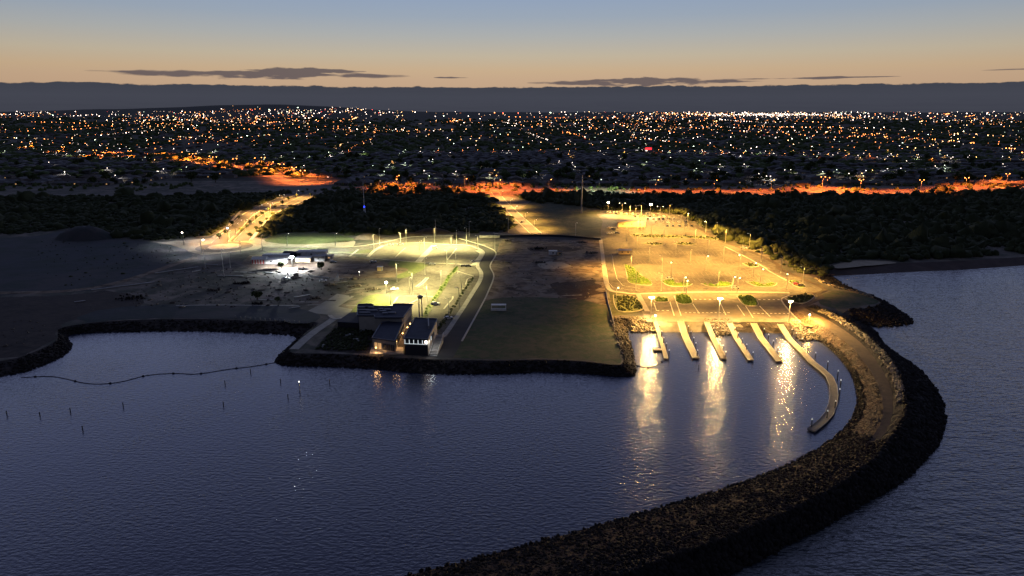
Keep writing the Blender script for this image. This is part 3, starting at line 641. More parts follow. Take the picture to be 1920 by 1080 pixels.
# --- right car park: (base pixel, kind)
PW = 1.0
rc = [((1217,491),'u'),((1241,509),'u'),((1267,479),'u'),((1294,496),'u'),((1328,476),'u'),((1356,490),'u'),((1244,455),'u'),((1303,454),'u'),((1427,491),'u'),((1464,512),'u'),((1392,473),'u'),((1505,532),'u'),
      ((1344,441),'u'),((1323,436),'l'),((1289,419),'l'),((1255,402),'u'),((1166,402),'d'),((1323,507),'l'),((1387,505),'l'),((1258,521),'l'),((1281,547),'l'),((1287,553),'l'),((1346,540),'u'),((1373,546),'l'),((1382,548),'l'),
      ((1412,521),'l'),((1425,534),'l'),((1475,541),'l'),((1203,434),'u'),((1209,430),'u'),((1221,444),'u'),((1196,432),'u'),((1283,440),'u'),((1194,468),'u'),((1183,508),'u'),((1175,452),'u'),((1192,545),'u'),
      ((1253,422),'u'),((1276,426),'u'),((1237,409),'d'),((1192,405),'u'),((1202,404),'u'),((1181,404),'u'),((1240,545),'u'),((1405,463),'u'),((1155,568),'l'),((1146,508),'u'),((1360,455),'u')]
words_x = lambda i: ORD[i]
rows_rc = {}
order = sorted(range(len(rc)), key=lambda i: (-(rc[i][0][1]//22), rc[i][0][0]))
rowi = {}
for i in order: rowi.setdefault(rc[i][0][1]//22, []).append(i)
rownames = [s_.replace('the yellow car park', 'yellow car park') for s_ in ['nearest row of the yellow car park', 'the second row back in the yellow car park', 'the third row back in the yellow car park', 'the fourth row back in the yellow car park', 'the fifth row back in the yellow car park',
            'the sixth row back in the yellow car park', 'the seventh row back in the yellow car park', 'the farthest row of the yellow car park', 'the scrub end of the yellow car park']]
for ri, rk in enumerate(sorted(rowi, reverse=True)):
    for j, i in enumerate(rowi[rk]):
        (x, y), k = rc[i]; p = P(x, y)
        lb = f"{dict(u='grey', l='glowing', d='twin headed')[k]} lamp post, {ORD[j]} from left in {rownames[min(ri, 8)]}"
        rz = random.choice([0, pi/2, -pi/2, pi])*1.0+random.uniform(-.1, .1)
        if k == 'u': place('rc_u', p, rz, lb, 'lamp posts of the yellow car park', h=10, light=SOD, power=14500, size=158)
        elif k == 'l' and y > 539: place('rc_f', p, rz, lb, 'lamp posts of the yellow car park', h=8.2, arm=.6, glassm='g_yellow', gr=.42, light=SOD, power=8500, size=158)
        elif k == 'l': place('rc_l', p, rz, lb, 'lamp posts of the yellow car park', h=9.2, arm=.6, glassm='g_yellow', gr=.42, light=SOD, power=14500, size=158)
        else: place('rc_d', p, 0, lb, 'lamp posts of the yellow car park', h=11, arms=2, arm=2.4, glassm='g_yellow', gr=.35, light=SOD, power=14000, size=158)
# --- central pale car park
cc = [((701,467),11,'c'),((712,459),12,'c'),((751,456),8,'c'),((762,459),12,'c'),((796,468),9,'c'),((815,457),12,'c'),((817,441),12,'n'),((856,457),10,'c'),((846,461),7,'c'),((875,457),12,'c'),((880,443),12,'n'),((896,464),9,'c'),((928,469),12,'n'),((953,435),12,'n'),
      ((744,528),11,'c'),((797,515),10,'c'),((855,504),10,'c'),((865,548),11,'n'),((861,578),11,'n'),((842,596),10,'n'),((774,554),13,'c'),((733,572),7,'c'),((787,470),7,'c'),((838,497),10,'c'),((827,536),9,'c'),((801,566),9,'c'),((768,552),9,'c')]
names_cc = ['at the left corner of', 'second along the back edge of', 'third along the back edge of', 'fourth along the back edge of', 'in the middle of', 'fifth along the back edge of', 'on the road just behind', 'sixth along the back edge of', 'between two tall ones behind',
            'seventh along the back edge of', 'tall and dark by the scrub behind', 'at the rounded right corner of', 'across the road to the right of', 'farthest right beyond the road from']
for i, ((x, y), h, k) in enumerate(cc):
    lb = (f"slim grey lamp post {names_cc[i]} the pale upper car park" if i < len(names_cc) else
          "slim lamp post " + ['on the lit dirt left of the lower car park','in the middle of the lit forecourt','by the dark shrubs at the top of the curving road','by the low shrubs left of the curving road, upper one','by the low shrubs left of the curving road, middle one','by the low shrubs left of the curving road, lower one',
            'on the brightest paving of the lower car park','on the lit lawn behind the flat roofed building','in front of the zigzag kerb of the upper car park','at the front edge of the upper car park','beside the grassy diagonal strip, upper one','beside the grassy diagonal strip, lower one','beside the white car on the lit paving'][i-len(names_cc)])
    o = place('cc_%s%d' % (k, h), P(x, y), random.uniform(0, 6.28), lb, 'slim lamp posts round the central car park', h=h, arm=1.2, **(dict(light=PALE, power=(10500 if y < 500 else 6000), size=160) if k == 'c' else {}))
# --- left construction site and the roads
for (x, y), h, lb in (((385,502),12,'tall unlit pole on the dark building site, left one'),((420,519),17,'tallest unlit pole on the dark building site'),((432,502),10,'shorter unlit pole right of the tallest one on the building site'),((492,469),11,'unlit pole by the sandy verge right of the roundabout'),((451,476),9,'unlit pole just right of the roundabout'),
                      ((1079,441),10,'lone dark pole at the far end of the dirt field')):
    place('site%d' % h, P(x, y), 0, lb, None, h=h, arm=.8)
place('site_w', P(378, 474), .6, 'lamp with a dazzling white light beside the roundabout', None, h=9, glassm='g_white', gr=.7, light=WHT, power=9000, size=160, bat=24)
place('site_g', P(539, 461), 1.0, 'short white lamp at the foot of the lit turf mound, left one', None, h=9, glassm='g_dim', gr=.3, light=(.95, 1, .70), power=6500, size=166, bat=70)
place('site_g', P(629, 461), 1.0, 'short white lamp at the foot of the lit turf mound, right one', None)
place('site_w', P(345, 459), 2.2, 'white lamp on the pale sandy verge at the far left', None)
place('site_w', P(430, 450), 2.2, 'white lamp at the foot of the orange dual road', None)
# orange dual road
for j, (x, y, d) in enumerate(((427,455,0),(460,432,1),(478,418,1),(508,398,1),(488,402,0),(530,381,1),(557,372,0),(442,440,0),(496,410,0))):
    place('am%d' % d, P(x, y), .8, f"amber lit {'double' if d else 'single'} lamp post on the planted dual road, {ORD[j]} from the roundabout" if False else f"amber {'double headed' if d else 'single'} lamp post of the curving dual road, {['at its lower end','lowest in the median','second lowest in the median','in the upper median','left of the median shrubs','where the road bends','near the orange junction','at the lower left kerb','in the middle of the median'][j]}",
          'amber lamp posts of the dual road', h=9, arms=2 if d else 1, arm=2.2, glassm='g_dim', gr=.3, light=AMB, power=25000, size=160)
for j, (x, y) in enumerate(((940,372),(957,388),(985,415),(1002,430),(966,402))):
    place('ea', P(x, y), .4, f"small amber lamp post on the road right of the dark scrub mound, {['topmost','second from top','fourth from top','lowest','third from top'][j]}", 'amber lamp posts of the short road', h=8, glassm='g_dim', gr=.25, light=AMB, power=27000, size=160)
# highway and shore road, orange
hwp = [(120,288,2),(200,291,1),(245,297,2),(180,296,2),(360,304,2),(366,303,1),(404,311,2),(442,315,2),(495,312,2),(476,313,1),(510,322,1),(530,327,2),(553,334,2),(569,341,2),(391,309,1),(340,300,1),(290,292,1),(60,280,2)]
hwp.sort()
for j, (x, y, d) in enumerate(hwp):
    place('hw%d' % d, P(x, y), .3, f"orange {'double headed' if d == 2 else 'single'} street lamp of the left highway, {ORD[j]} from the left", 'orange street lamps of the left highway', h=16, arms=d, arm=2.8, glassm='g_orange', gr=.62, light=ORG, power=190000, size=154, bat=14, pr=.22)
shp = [(740,361,1),(745,352,1),(871,359,1),(927,352,1),(934,362,1),(1029,361,1),(1229,362,1),(1338,363,1),(1445,362,1),(1541,355,2),(1549,357,1),(1612,361,2),(1725,362,2),(1809,357,2),(1840,353,1),(1886,348,2)]
for j, (x, y, d) in enumerate(shp):
    place('sh%d' % d, P(x, y), .2, f"orange {'double headed' if d == 2 else 'single'} street lamp of the shore road, {ORD[j]} from the left", 'orange street lamps of the shore road', h=16, arms=d, arm=2.6, glassm='g_orange', gr=.5, light=ORG, power=90000, size=154, bat=14, pr=.2)
place('shg', P(1123, 361), .2, 'greenish white street lamp amid the orange ones of the shore road', None, h=16, arm=2.2, glassm='g_green', gr=.5, light=GRN, power=30000, size=156, bat=50, pr=.2)
rgt = [(1575,251),(1600,254),(1620,257),(1637,259),(1660,262),(1692,264),(1716,266),(1750,268),(1785,271),(1822,276),(1888,287),(1898,288),(1918,296)]
for j, (x, y) in enumerate(rgt):
    q = hit_far(x, y)
    place('rg', q, .3, f"distant orange double street lamp of the right hand highway, {ORD[j]} from its far end", 'orange street lamps of the far right highway', h=12, arms=2, arm=5, glassm='g_orange', gr=1.0, light=ORG, power=180000, size=156, bat=14, pr=.3)
setp(ribbon(catmull([hit_far(x, y) + Vector((0, 0, .6)) for x, y in ((1560,251),(1640,262),(1720,269),(1800,276),(1870,286),(1960,306))], 6), 26, 3, None), kind=None) if False else None
def draped(name, px, w, m):
    q = catmull([hit_far(x, y) for x, y in px], 10); r = ribbon(q, w, 0)
    r.v = [(v[0], v[1], max(float(TZ(v[0], v[1])) if v[1] > 1000 else LZ, LZ)+.8) for v in r.v]; return setp(r.build(name, m), kind='structure')
draped('far_highway', [(1560,251),(1640,262),(1720,269),(1800,276),(1870,286),(1960,306)], 26, 'roadfar')
sheet('road_verge', [(640,350),(900,346),(1200,351),(1500,351),(1700,350),(1900,342),(2150,330),(2150,345),(1900,357),(1700,365),(1500,366),(1200,365),(900,361),(640,360)], 'dirt', z1, 6)
# --- floodlights
def flood(loc, h, label, m, aim, n=4, r=.42, down=None, group=None, name='floodlight_mast', power=0, pr=.2, bat=7):
    root = empty(name, loc, label, 'floodlight', group)
    MB().cyl((0, 0, 0), pr*1.3, pr*.8, h).build('pole', 'steel', root)
    MB().box((0, 0, h), (2.2, .18, .18), aim).build('crossbar', 'steel', root)
    for i in range(n):
        dx = (i-(n-1)/2)*(2.1/n) if n > 1 else 0; ox, oy = dx*cos(aim), dx*sin(aim)
        hd = MB().box((ox, oy+.12, h+.35), (r*1.9, .35, r*1.7), aim, -.35).build('lamp_head', 'darksteel', root)
        MB().box((ox+sin(aim)*.09, oy-cos(aim)*.09, h+.30), (r*1.7, .06, r*1.5), aim, -.35).build('lamp_glass', m, hd)
    if down: lamp_light(root, (0, -.4, h-.4), down, power, 165, bat=bat)
    return root
flood(P(1220, 597), 10.2, 'mast with dazzling floodlight at the left end of the ramp apron', M['flood'], .02, down=SOD, power=20000, group='floodlights above the boat ramps')
flood(P(1347, 600), 10.4, 'mast with dazzling floodlight in the middle of the ramp apron', M['flood'], 0, down=SOD, power=22000, group='floodlights above the boat ramps')
flood(P(1478, 605), 10.2, 'mast with dazzling floodlight at the right end of the ramp apron', M['flood'], .3, n=3, down=SOD, power=24000, group='floodlights above the boat ramps')
flood(P(1140, 400), 10.5, 'dazzling floodlight at the far left corner of the yellow car park', M['flood'], 0, n=2, r=.5, down=SOD, power=9000)
flood(P(1219, 405), 11.0, 'dazzling floodlight behind the rows of parked cars', M['flood'], 0, n=2, r=.5, down=SOD, power=9000)
flood(P(725, 550), 6.0, 'bright white floodlight beside the forecourt of the lower car park', M['floodg'], .1, n=1, r=.55, down=PALE, power=5500)
flood(P(548, 500), 6.0, 'blinding white floodlight between the site sheds', M['floodw'], 0, n=3, r=.6, down=WHT, power=7500, bat=30)
flood(P(1228, 604), 3.0, 'low added sodium lamp brightening the shore end of the first jetty', M['addedwarm'], .1, n=1, r=.3, down=SOD, power=5000, pr=.1)  # added lamp, strengthens the floodlit bright spot at the jetty root
flood(P(1516, 606), 4.0, 'low added lamp brightening the sandy corner right of the ramps', M['addedwarm'], .1, n=1, r=.3, down=SOD, power=16000, pr=.1)  # added lamp, brightens sand that the floodlights light
# tall masts
root = empty('radio_mast', P(684, 407), 'tall thin mast with a blue light standing in the dark scrub', 'mast')
MB().cyl((0, 0, 0), 1.2, 1.0, 9).build('mast_base', 'white', root); MB().cyl((0, 0, 9), .35, .2, 24).build('pole', 'white', root); MB().ico((0, -.4, 9.9), .8).build('blue_lamp', 'g_blue', root)
root = empty('radio_mast', P(1090, 400), 'thick grey telecom mast standing in the dune grass beside the car park', 'mast')
MB().cyl((0, 0, 0), .8, .45, 37, 10).build('pole', 'grey', root); MB().cyl((0, 0, 33), .9, .9, 2.2, 10).cyl((0, 0, 29), .8, .8, 1.6, 10).build('antenna', 'grey', root)
root = empty('viewing_mast', P(789, 594), 'twin legged mast with a dark bowl shaped top behind the right building', 'mast')
for dx in (-.7, .7): MB().cyl((dx, 0, 0), .28, .22, 9.6).build('leg', 'grey', root)
bw = MB().cyl((0, 0, 9.4), .8, 1.5, .8, 14).cyl((0, 0, 10.2), 1.5, 1.2, .5, 14).build('bowl', 'darksteel', root)
MB().cyl((0, 0, 10.7), 1.2, .3, .35, 14).build('cap', 'white', bw); MB().box((0, 0, 5), (1.5, .15, .15)).box((0, 0, 7.5), (1.5, .15, .15)).build('crossbar', 'grey', root)

# ================================================================== JETTIES
def jetty(label, pts, w, piles, pw=.22):
    """pts: [(px,py,z)] centreline; piles: [(px,py)] at z 0"""
    root = empty('jetty', P(pts[0][0], pts[0][1], pts[0][2]), label, 'jetty', 'floating jetties of the boat ramp basin'); o0 = root.location
    q = [P(x, y, z)-o0 for x, y, z in pts]; q2 = []
    for i in range(len(q)-1):
        for k in range(5): q2.append(q[i].lerp(q[i+1], k/5))
    q2.append(q[-1]); l, r = [], []
    for i, p in enumerate(q2):
        d = q2[min(i+1, len(q2)-1)]-q2[max(i-1, 0)]; d = Vector((d.x, d.y, 0)).normalized(); nn = Vector((-d.y, d.x, 0)); l.append(p+nn*w/2); r.append(p-nn*w/2)
    n = len(q2); T = .45
    mb = MB(); mb.add(l+r+[p-Vector((0, 0, T)) for p in l+r], [(i, i+1, n+i+1, n+i) for i in range(n-1)]+[(i, i+1, 2*n+i+1, 2*n+i) for i in range(n-1)]+[(n+i, n+i+1, 3*n+i+1, 3*n+i) for i in range(n-1)]+[(0, n, 3*n, 2*n), (n-1, 2*n-1, 4*n-1, 3*n-1)])
    dk = mb.build('deck', 'deck', root); sm = MB()
    for i in range(1, n-1):
        for f_ in (0, .5):
            a, b = l[i].lerp(l[i+1], f_), r[i].lerp(r[i+1], f_); d_ = (l[i+1]-l[i]).normalized()*.07; up = Vector((0, 0, .015)); sm.add([a+up, b+up, b+d_+up, a+d_+up], [(0, 1, 2, 3)])
    sm.build('deck_joint', 'darksteel', dk)
    for side in (l, r):
        mb = MB()
        for i in range(n-1):
            a, b = side[i], side[i+1]; mb.tube([a+Vector((0, 0, .08)), b+Vector((0, 0, .08))], .11, 4)
        mb.build('edge_rail', 'kerb', root)
    for x, y in piles:
        p = P(x, y, 0)-Vector(o0); pl = MB().cyl((p.x, p.y, -1.5-o0.z*0), pw, pw, 4.6).build('pile', 'pile', root)
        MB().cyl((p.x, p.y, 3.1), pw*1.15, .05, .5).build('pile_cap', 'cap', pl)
        for ob in (pl,): pass
    return root
def fixz(root):
    for ch in root.children:
        if ch.name.startswith('pile'): ch.location.z = -root.location.z
for lb, pts, w, piles in (
  ('first jetty from the left, narrow, with a small side platform', [(1229,603,3.3),(1237,628,.7),(1249,672,.7)], 1.7, [(1236,622),(1240,634),(1244,646),(1249,657),(1254,670)]),
  ('second jetty from the left, wide wooden deck between two ramps', [(1276,602,3.3),(1286,633,.7),(1305,671,.7)], 2.9, [(1290,624),(1295,634),(1300,646),(1304,656),(1307,670)]),
  ('third jetty from the left, starting at the pile of pale rocks', [(1325,604,3.3),(1338,635,.7),(1357,672,.7)], 2.4, [(1337,628),(1342,637),(1349,650),(1355,661),(1360,673)]),
  ('fourth jetty from the left, right of the pale rocks', [(1368,606,3.3),(1380,632,.7),(1408,675,.7)], 2.3, [(1377,627),(1383,637),(1391,648),(1399,659),(1411,674)]),
  ('fifth jetty from the left, straight and wide, ending by a bright reflection', [(1413,606,3.3),(1427,633,.7),(1462,677,.7)], 2.7, [(1432,629),(1440,640),(1449,652),(1458,665),(1464,674)]),
  ('longest jetty, curving away beside the breakwater', [(1463,608,3.3),(1480,635,.7),(1505,660,.7),(1522,678,.7),(1540,692,.7),(1555,706,.7),(1562,722,.7),(1564,740,.7),(1562,757,.7),(1555,775,.7),(1543,789,.7),(1531,799,.7),(1521,806,.7)], 2.6,
    [(1484,630),(1492,637),(1503,648),(1514,660),(1528,675),(1551,692),(1570,710),(1575,728),(1573,745),(1565,768),(1550,787),(1521,803)])):
    o = jetty(lb, pts, w, piles); fixz(o)
    if 'first jetty' in lb:
        a = P(1238, 655, .7)-Vector(o.location); MB().box((a.x-.9, a.y, a.z-.25), (4.4, 2.4, .5)).build('side_platform', 'deck', o)
# boom, marker posts
def boom(name, pts, label, fl=True):
    q = catmull(PP(pts, .05), 8); o = empty(name, q[0], label, 'boom')
    MB().tube([p-q[0] for p in q], .14, 5).build('boom_line', 'boom', o)
    for k in range(4, len(q)-1, 9): p = q[k]-q[0]; MB().ico((p.x, p.y, .1), .55, 1, 1, .7).build('float', 'boom', o)
boom('floating_boom', [(40,708),(100,706),(165,719),(220,717),(275,704),(325,700),(370,701),(430,692),(480,686),(525,678)], 'thin dark floating boom curving across the mouth of the left inlet')
boom('floating_boom', [(1190,684),(1205,688),(1222,688),(1245,676)], 'short dark floating boom by the first jetty')
for j, (x, y) in enumerate([(13,778),(75,780),(132,772),(155,806),(231,762),(419,760),(422,720),(526,717),(540,746),(470,699),(618,718),(1310,690)]):
    h = 2.2; lb = ('slim dark pole in the water between the first two jetties' if j == 11 else f"small dark marker post in the open harbour, {ORD[[13,75,132,155,231,419,422,470,526,540,618].index(x)]} from the left")
    o = MB().cyl((0, 0, -1), .16, .16, h).cyl((0, 0, h-1), .24, .05, .3).build('marker_post', 'pile'); o.location = P(x, y, 0); setp(o, lb, 'marker post', None if j == 11 else 'dark marker posts in the harbour water')
for x, y, lb in ((562,733,'white lit beacon post in the open harbour'), (1219,652,'white lit beacon post left of the first jetty')):
    o = empty('beacon', P(x, y, 0), lb, 'beacon'); MB().cyl((0, 0, -1), .2, .2, 4.5).build('post', 'white', o); MB().ico((0, 0, 3.7), .24).build('beacon_lamp', 'g_dim', o)

# ================================================================== BUILDINGS
def quad_prism(c4, z0, z1):
    mb = MB(); return mb.add([(p.x, p.y, z0) for p in c4]+[(p.x, p.y, z1) for p in c4], [(3, 2, 1, 0), (4, 5, 6, 7), (0, 1, 5, 4), (1, 2, 6, 5), (2, 3, 7, 6), (3, 0, 4, 7)])
def loc_shift(c4, o): return [Vector((p.x-o[0], p.y-o[1], 0)) for p in c4]
def grow(c4, d):
    c = sum(c4, Vector())/len(c4); return [p+(p-c).normalized()*d for p in c4]
def parapet(mb, c4, z, h=.5, t=.35):
    n = len(c4)
    for i in range(n):
        a, b = c4[i], c4[(i+1) % n]; m = (a+b)/2; d = b-a; mb.box((m.x, m.y, z+h/2), (d.length+t*.98, t, h), math.atan2(d.y, d.x))
def face_panels(mb, a, b, z0, z1, n, gap, off=.06, th=.08):
    """n panels along wall a-b, standing proud by off on its right-hand side"""
    d = (b-a); L_ = d.length; d = d/L_; nn = Vector((d.y, -d.x, 0)); w = (L_-gap*(n+1))/n
    for i in range(n):
        c = a+d*(gap+w/2+i*(w+gap))+nn*off; mb.box((c.x, c.y, (z0+z1)/2), (w, th, z1-z0), math.atan2(d.y, d.x))
    return mb
def frames(parent, a, b, z0, z1, n, gap, off=.10):
    mb = MB(); d = b-a; L_ = d.length; d = d/L_; nn = Vector((d.y, -d.x, 0)); w = (L_-gap*(n+1))/n; an = math.atan2(d.y, d.x)
    for i in range(n):
        c = a+d*(gap+w/2+i*(w+gap))+nn*off
        for zz in (z0, z1): mb.box((c.x, c.y, zz), (w+.16, .12, .14), an)
        for s_ in (-.5, 0, .5): q = c+d*w*s_; mb.box((q.x, q.y, (z0+z1)/2), (.12, .14, z1-z0), an)
    return mb.build('window_frame', 'roofseam', parent)
# right building: front-left, front-right, back-right, back-left
o0 = P(780, 650); base = [P(756.5,636,10), P(802,638,10), P(820,600,10), P(778,598,10)]
c4 = loc_shift(base, o0)
rt = empty('waterfront_building', (o0.x, o0.y, LZ), 'long dark two storey waterfront building with a row of white window posts with painted glow', 'building')
quad_prism(grow(c4, -.6), 0, 6.9).build('wall', 'darkwall', rt)
rb = MB(); g = quad_prism(c4, 7.0, 7.35).build('roof', 'roofdark', rt); parapet(rb, c4, 7.36, .35, .3); rb.build('parapet', 'roofseam', g)
mb = MB()
a = c4[3].lerp(c4[2], .62).lerp(c4[0].lerp(c4[1], .86), .10); b_ = c4[3].lerp(c4[2], .80).lerp(c4[0].lerp(c4[1], .86), .50); m_ = (a+b_)/2; d = b_-a
mb.box((m_.x, m_.y, 8.0), (d.length, .5, 1.3), math.atan2(d.y, d.x)).build('roof_screen', 'grey', g)
gr4 = grow(c4, -.6)
face_panels(MB(), gr4[0], gr4[1], 5.2, 6.75, 5, .35).build('window', 'glass', rt)
mbp = MB()
for i in range(6):
    p = gr4[0].lerp(gr4[1], (i+.15)/5.3); mbp.box((p.x, p.y-.16, 5.95), (.32, .14, 1.6))
mbp.box(((gr4[0].x+gr4[1].x)/2, (gr4[0].y+gr4[1].y)/2-.3, 5.05), ((gr4[1]-gr4[0]).length, .35, .14), math.atan2((gr4[1]-gr4[0]).y, (gr4[1]-gr4[0]).x)); mbp.build('glowing_window_post', 'coolglow', rt)  # posts are no lamps, their lit look is emission in the material
face_panels(MB(), gr4[1], gr4[2], .1, 6.8, 3, .25, .07).build('side_cladding', 'wallb', rt)
face_panels(MB(), gr4[1].lerp(gr4[2], .35), gr4[1].lerp(gr4[2], .62), 3.6, 5.6, 3, .3, .16).build('window', 'glass', rt)
lw = MB().box((gr4[1].lerp(gr4[2], .28).x+.35, gr4[1].lerp(gr4[2], .28).y, 5.2), (.3, .6, 1.6)).build('wall_lamp', 'coolglow', rt); lamp_light(rt, (gr4[1].x+.9, gr4[1].y+3, 6.0), WHT, 700, 150)
MB().box((gr4[1].x-.6, gr4[1].y-.25, 6.1), (.9, .3, .9)).build('wall_lamp', 'floodw2', rt) if 'floodw2' in M else MB().box((gr4[1].x-.6, gr4[1].y-.25, 6.1), (.9, .3, .9)).build('wall_lamp', 'g_white', rt)
st_ = MB()
A, B = gr4[1]+Vector((2.2, -.5, 0)), gr4[2].lerp(gr4[1], .35)+Vector((2.6, 0, 0)); d = (B-A)
for i in range(14):
    p = A.lerp(B, (i+.5)/14); st_.box((p.x, p.y, .12*(i+1)), (3.0, d.length/14+.02, .24*(i+1)), 0)
st_.build('stairs', 'concrete', rt)
hr = MB()
for s in (-1.6, 1.6): hr.tube([(A.x+s, A.y, 1.2), (B.x+s, B.y, 4.4)], .09, 5)
hr.build('handrail', 'white', rt)
# left building : wide back block + front bar + low annex
o0 = P(725, 625)
rt = empty('waterfront_building', (o0.x, o0.y, LZ), 'flat roofed waterfront building with wide rear block and warm lit front terrace', 'building')
blk = loc_shift([P(671,593,10), P(755,597,10), P(773,573,10), P(672,573,10)], o0)
quad_prism(grow(blk, -.4), 0, 6.9).build('wall', 'wallb', rt)
notched = loc_shift([P(671,593,10), P(702,593,10), P(703,597,10), P(755,597,10), P(773,573,10), P(737,572,10), P(734,578,10), P(703,577,10), P(697,572,10), P(672,573,10)], o0)
rf = MB().prism([(p.x, p.y) for p in grow(notched, .3)], 7.0, 7.4).build('roof', 'roofdark', rt)
rb = MB(); parapet(rb, grow(notched, .3), 7.41, .45, .3); rb.build('parapet', 'roofseam', rf)
pl = MB()
for i, (x, y, w) in enumerate(((684,589,5),(682,584,5),(680,579,5),(693,579,4),(697,585,5),(684,594.5,0),(718,586,3),(722,590,2.4),(727,583,3),(735,589,3.5),(714,582,2))):
    if not w: continue
    p = P(x, y, 10)-o0; pl.box((p.x, p.y, 7.75), (w, 1.3, .55))
pl.build('roof_unit', 'roofseam', rf)
bar = loc_shift([P(699,634,8), P(740,640,8), P(757,600,8), P(716,606,8)], o0)
quad_prism(bar, 0, 4.8).build('wall', 'wallb', rt)
rf = quad_prism(grow(bar, .5), 4.9, 5.2).build('roof', 'roofdark', rt); rb = MB(); parapet(rb, grow(bar, .5), 5.21, .35, .3); rb.build('parapet', 'roofseam', rf)
face_panels(MB(), bar[0].lerp(bar[1], .04), bar[0].lerp(bar[1], .42), .6, 3.4, 2, .3).build('window', 'warmwin', rt)
face_panels(MB(), bar[0].lerp(bar[1], .45), bar[1], .6, 3.4, 3, .3).build('window', 'glass', rt)
wn_ = face_panels(MB(), bar[1], bar[2], .6, 3.6, 6, .8).build('window', 'glass', rt)
frames(wn_, bar[1], bar[2], .6, 3.6, 6, .8)
frames(rt, bar[0].lerp(bar[1], .04), bar[0].lerp(bar[1], .42), .6, 3.4, 2, .3); frames(rt, bar[0].lerp(bar[1], .45), bar[1], .6, 3.4, 3, .3); frames(rt, grow(blk, -.4)[1], grow(blk, -.4)[2], 1.0, 3.2, 4, 1.5)
ann = loc_shift([P(633,604,6), P(672,606,6), P(672,586,6), P(655,588,6)], o0)
quad_prism(ann, 0, 2.9).build('annex_wall', 'darkwall', rt); quad_prism(grow(ann, .5), 3.0, 3.3).build('annex_roof', 'roofdark', rt)
ter = loc_shift([P(692,664), P(757,665), P(756,652), P(697,652)], o0)
quad_prism(ter, -.4, .25).build('terrace', 'concrete', rt)
for i, (x, y, z, pw) in enumerate(((732,643,6.6,1500),(741,639,6.4,700),(753,624,6.4,420),(762,613,6.4,420),(767,606,6.4,420),(706,650,5.5,600))):
    p = P(x, y, z)-o0; off = (.9, -.6) if i not in (5,) else (0, -1.2)
    w_ = MB().ico((p.x+off[0]*.6, p.y+off[1], z-LZ), .30 if i else .42).build('wall_lamp', 'g_amber', rt); lamp_light(rt, (p.x+off[0], p.y+off[1]-.3, z-LZ-.2), (1, .52, .2), pw*1.5, 165)
# yard behind the wall left of it
o = MB().prism([(p.x, p.y) for p in rough_poly(PP([(588,656),(603,640),(620,620),(634,606),(672,608),(706,612),(698,634),(695,652),(692,662),(640,660)]), .5)], z2).build('planted_yard', 'bank'); setp(o, kind='structure')
q = fill_poly(PP([(592,655),(606,640),(622,622),(640,609),(700,613),(694,636),(690,658),(640,658)]), 1.5)
setp(scatter_mesh('yard_planting', ICO, np.c_[q, np.full(len(q), LZ+.3)], rng.uniform(.4, 1.1, (len(q), 3))*[1, 1, .8], 'scrub', .4), 'dark low planting filling the yard beside the waterfront building', kind='stuff')
for k, (x, y) in enumerate(((680,622),(606,650),(668,639),(655,630))):
    o = MB().box((0, 0, .4), (random.uniform(2, 4), .6, .5), .5+k).box((.3, .2, .8), (1.2, 1.0, .3), k).build('stacked_planks', 'grey'); o.location = P(x, y); setp(o, ['pale stack by the middle of the dark yard', 'pale planks at the left tip of the dark yard', 'pale planks in the lower part of the dark yard', 'pale planks in the upper left of the dark yard'][k], 'plank stack')
# pavilion on the lawn
rt = empty('shelter', P(935, 580), 'small white open shelter on the dark lawn', 'shelter')
MB().box((0, 0, 2.5), (7.6, 2.4, .25)).build('roof', 'white', rt); MB().box((0, -2.6, .6), (7.6, .5, 1.2)).build('front_wall', 'white', rt)
for sx in (-3.6, 3.6):
    for sy in (-1, 1): MB().cyl((sx, sy, 0), .1, .1, 2.4).build('post', 'white', rt)
MB().box((0, -.6, .45), (6, .6, .12)).box((-2.5, -.6, .2), (.15, .5, .4)).box((2.5, -.6, .2), (.15, .5, .4)).build('bench', 'grey', rt)
# site sheds
def shed(px, py, w, d, h, m, label, rf='white', gable=0, rz=0, nwin=2, stripes=False, winm='glass'):
    rt = empty('site_shed', P(px, py), label, 'shed', None, rz)
    MB().box((0, d/2, h/2), (w, d, h)).build('wall', m, rt)
    if gable:
        MB().add([(-w/2-.3, -.3, h), (w/2+.3, -.3, h), (w/2+.3, d+.3, h), (-w/2-.3, d+.3, h), (-w/2-.3, d/2, h+gable), (w/2+.3, d/2, h+gable)], [(0, 1, 5, 4), (2, 3, 4, 5), (0, 4, 3), (1, 2, 5)]).build('roof', rf, rt)
    else: MB().box((0, d/2, h+.1), (w+.5, d+.5, .2)).build('roof', rf, rt)
    for i in range(nwin): 
        wn = MB().box((-w/2+w*(i+.6)/(nwin+.2), -.05, h*.58), (1.1, .08, .9)).build('window', winm, rt)
        MB().box((-w/2+w*(i+.6)/(nwin+.2), -.04, h*.58-.5), (1.3, .12, .08)).build('sill', 'grey', wn)
    MB().box((w*.42, -.05, 1.0), (.9, .08, 2.0)).build('door', 'grey', rt)
    if stripes:
        for i in range(5): MB().box((-w/2+.6+i*w/5, -.08, h/2), (w/12, .1, h*.9)).build('red_post', 'red', rt)
    return rt
shed(485, 495, 9, 6, 3.0, 'white', 'red and white striped shed at the left end of the floodlit sheds', gable=1.6, stripes=True, nwin=0)
shed(517, 495, 13, 5, 2.8, 'white', 'long white site cabin with two windows, left of the blinding floodlight')
shed(516, 487, 17, 5, 3.2, 'white', 'pale site cabin standing behind the long white one', nwin=0)
shed(568, 492, 10, 5, 2.8, 'tan', 'tan site cabin right of the blinding floodlight')
shed(548, 483, 12, 5, 3.0, 'darkwall', 'dark roofed site cabin behind the blinding floodlight', 'roofdark', gable=1.2, nwin=0)
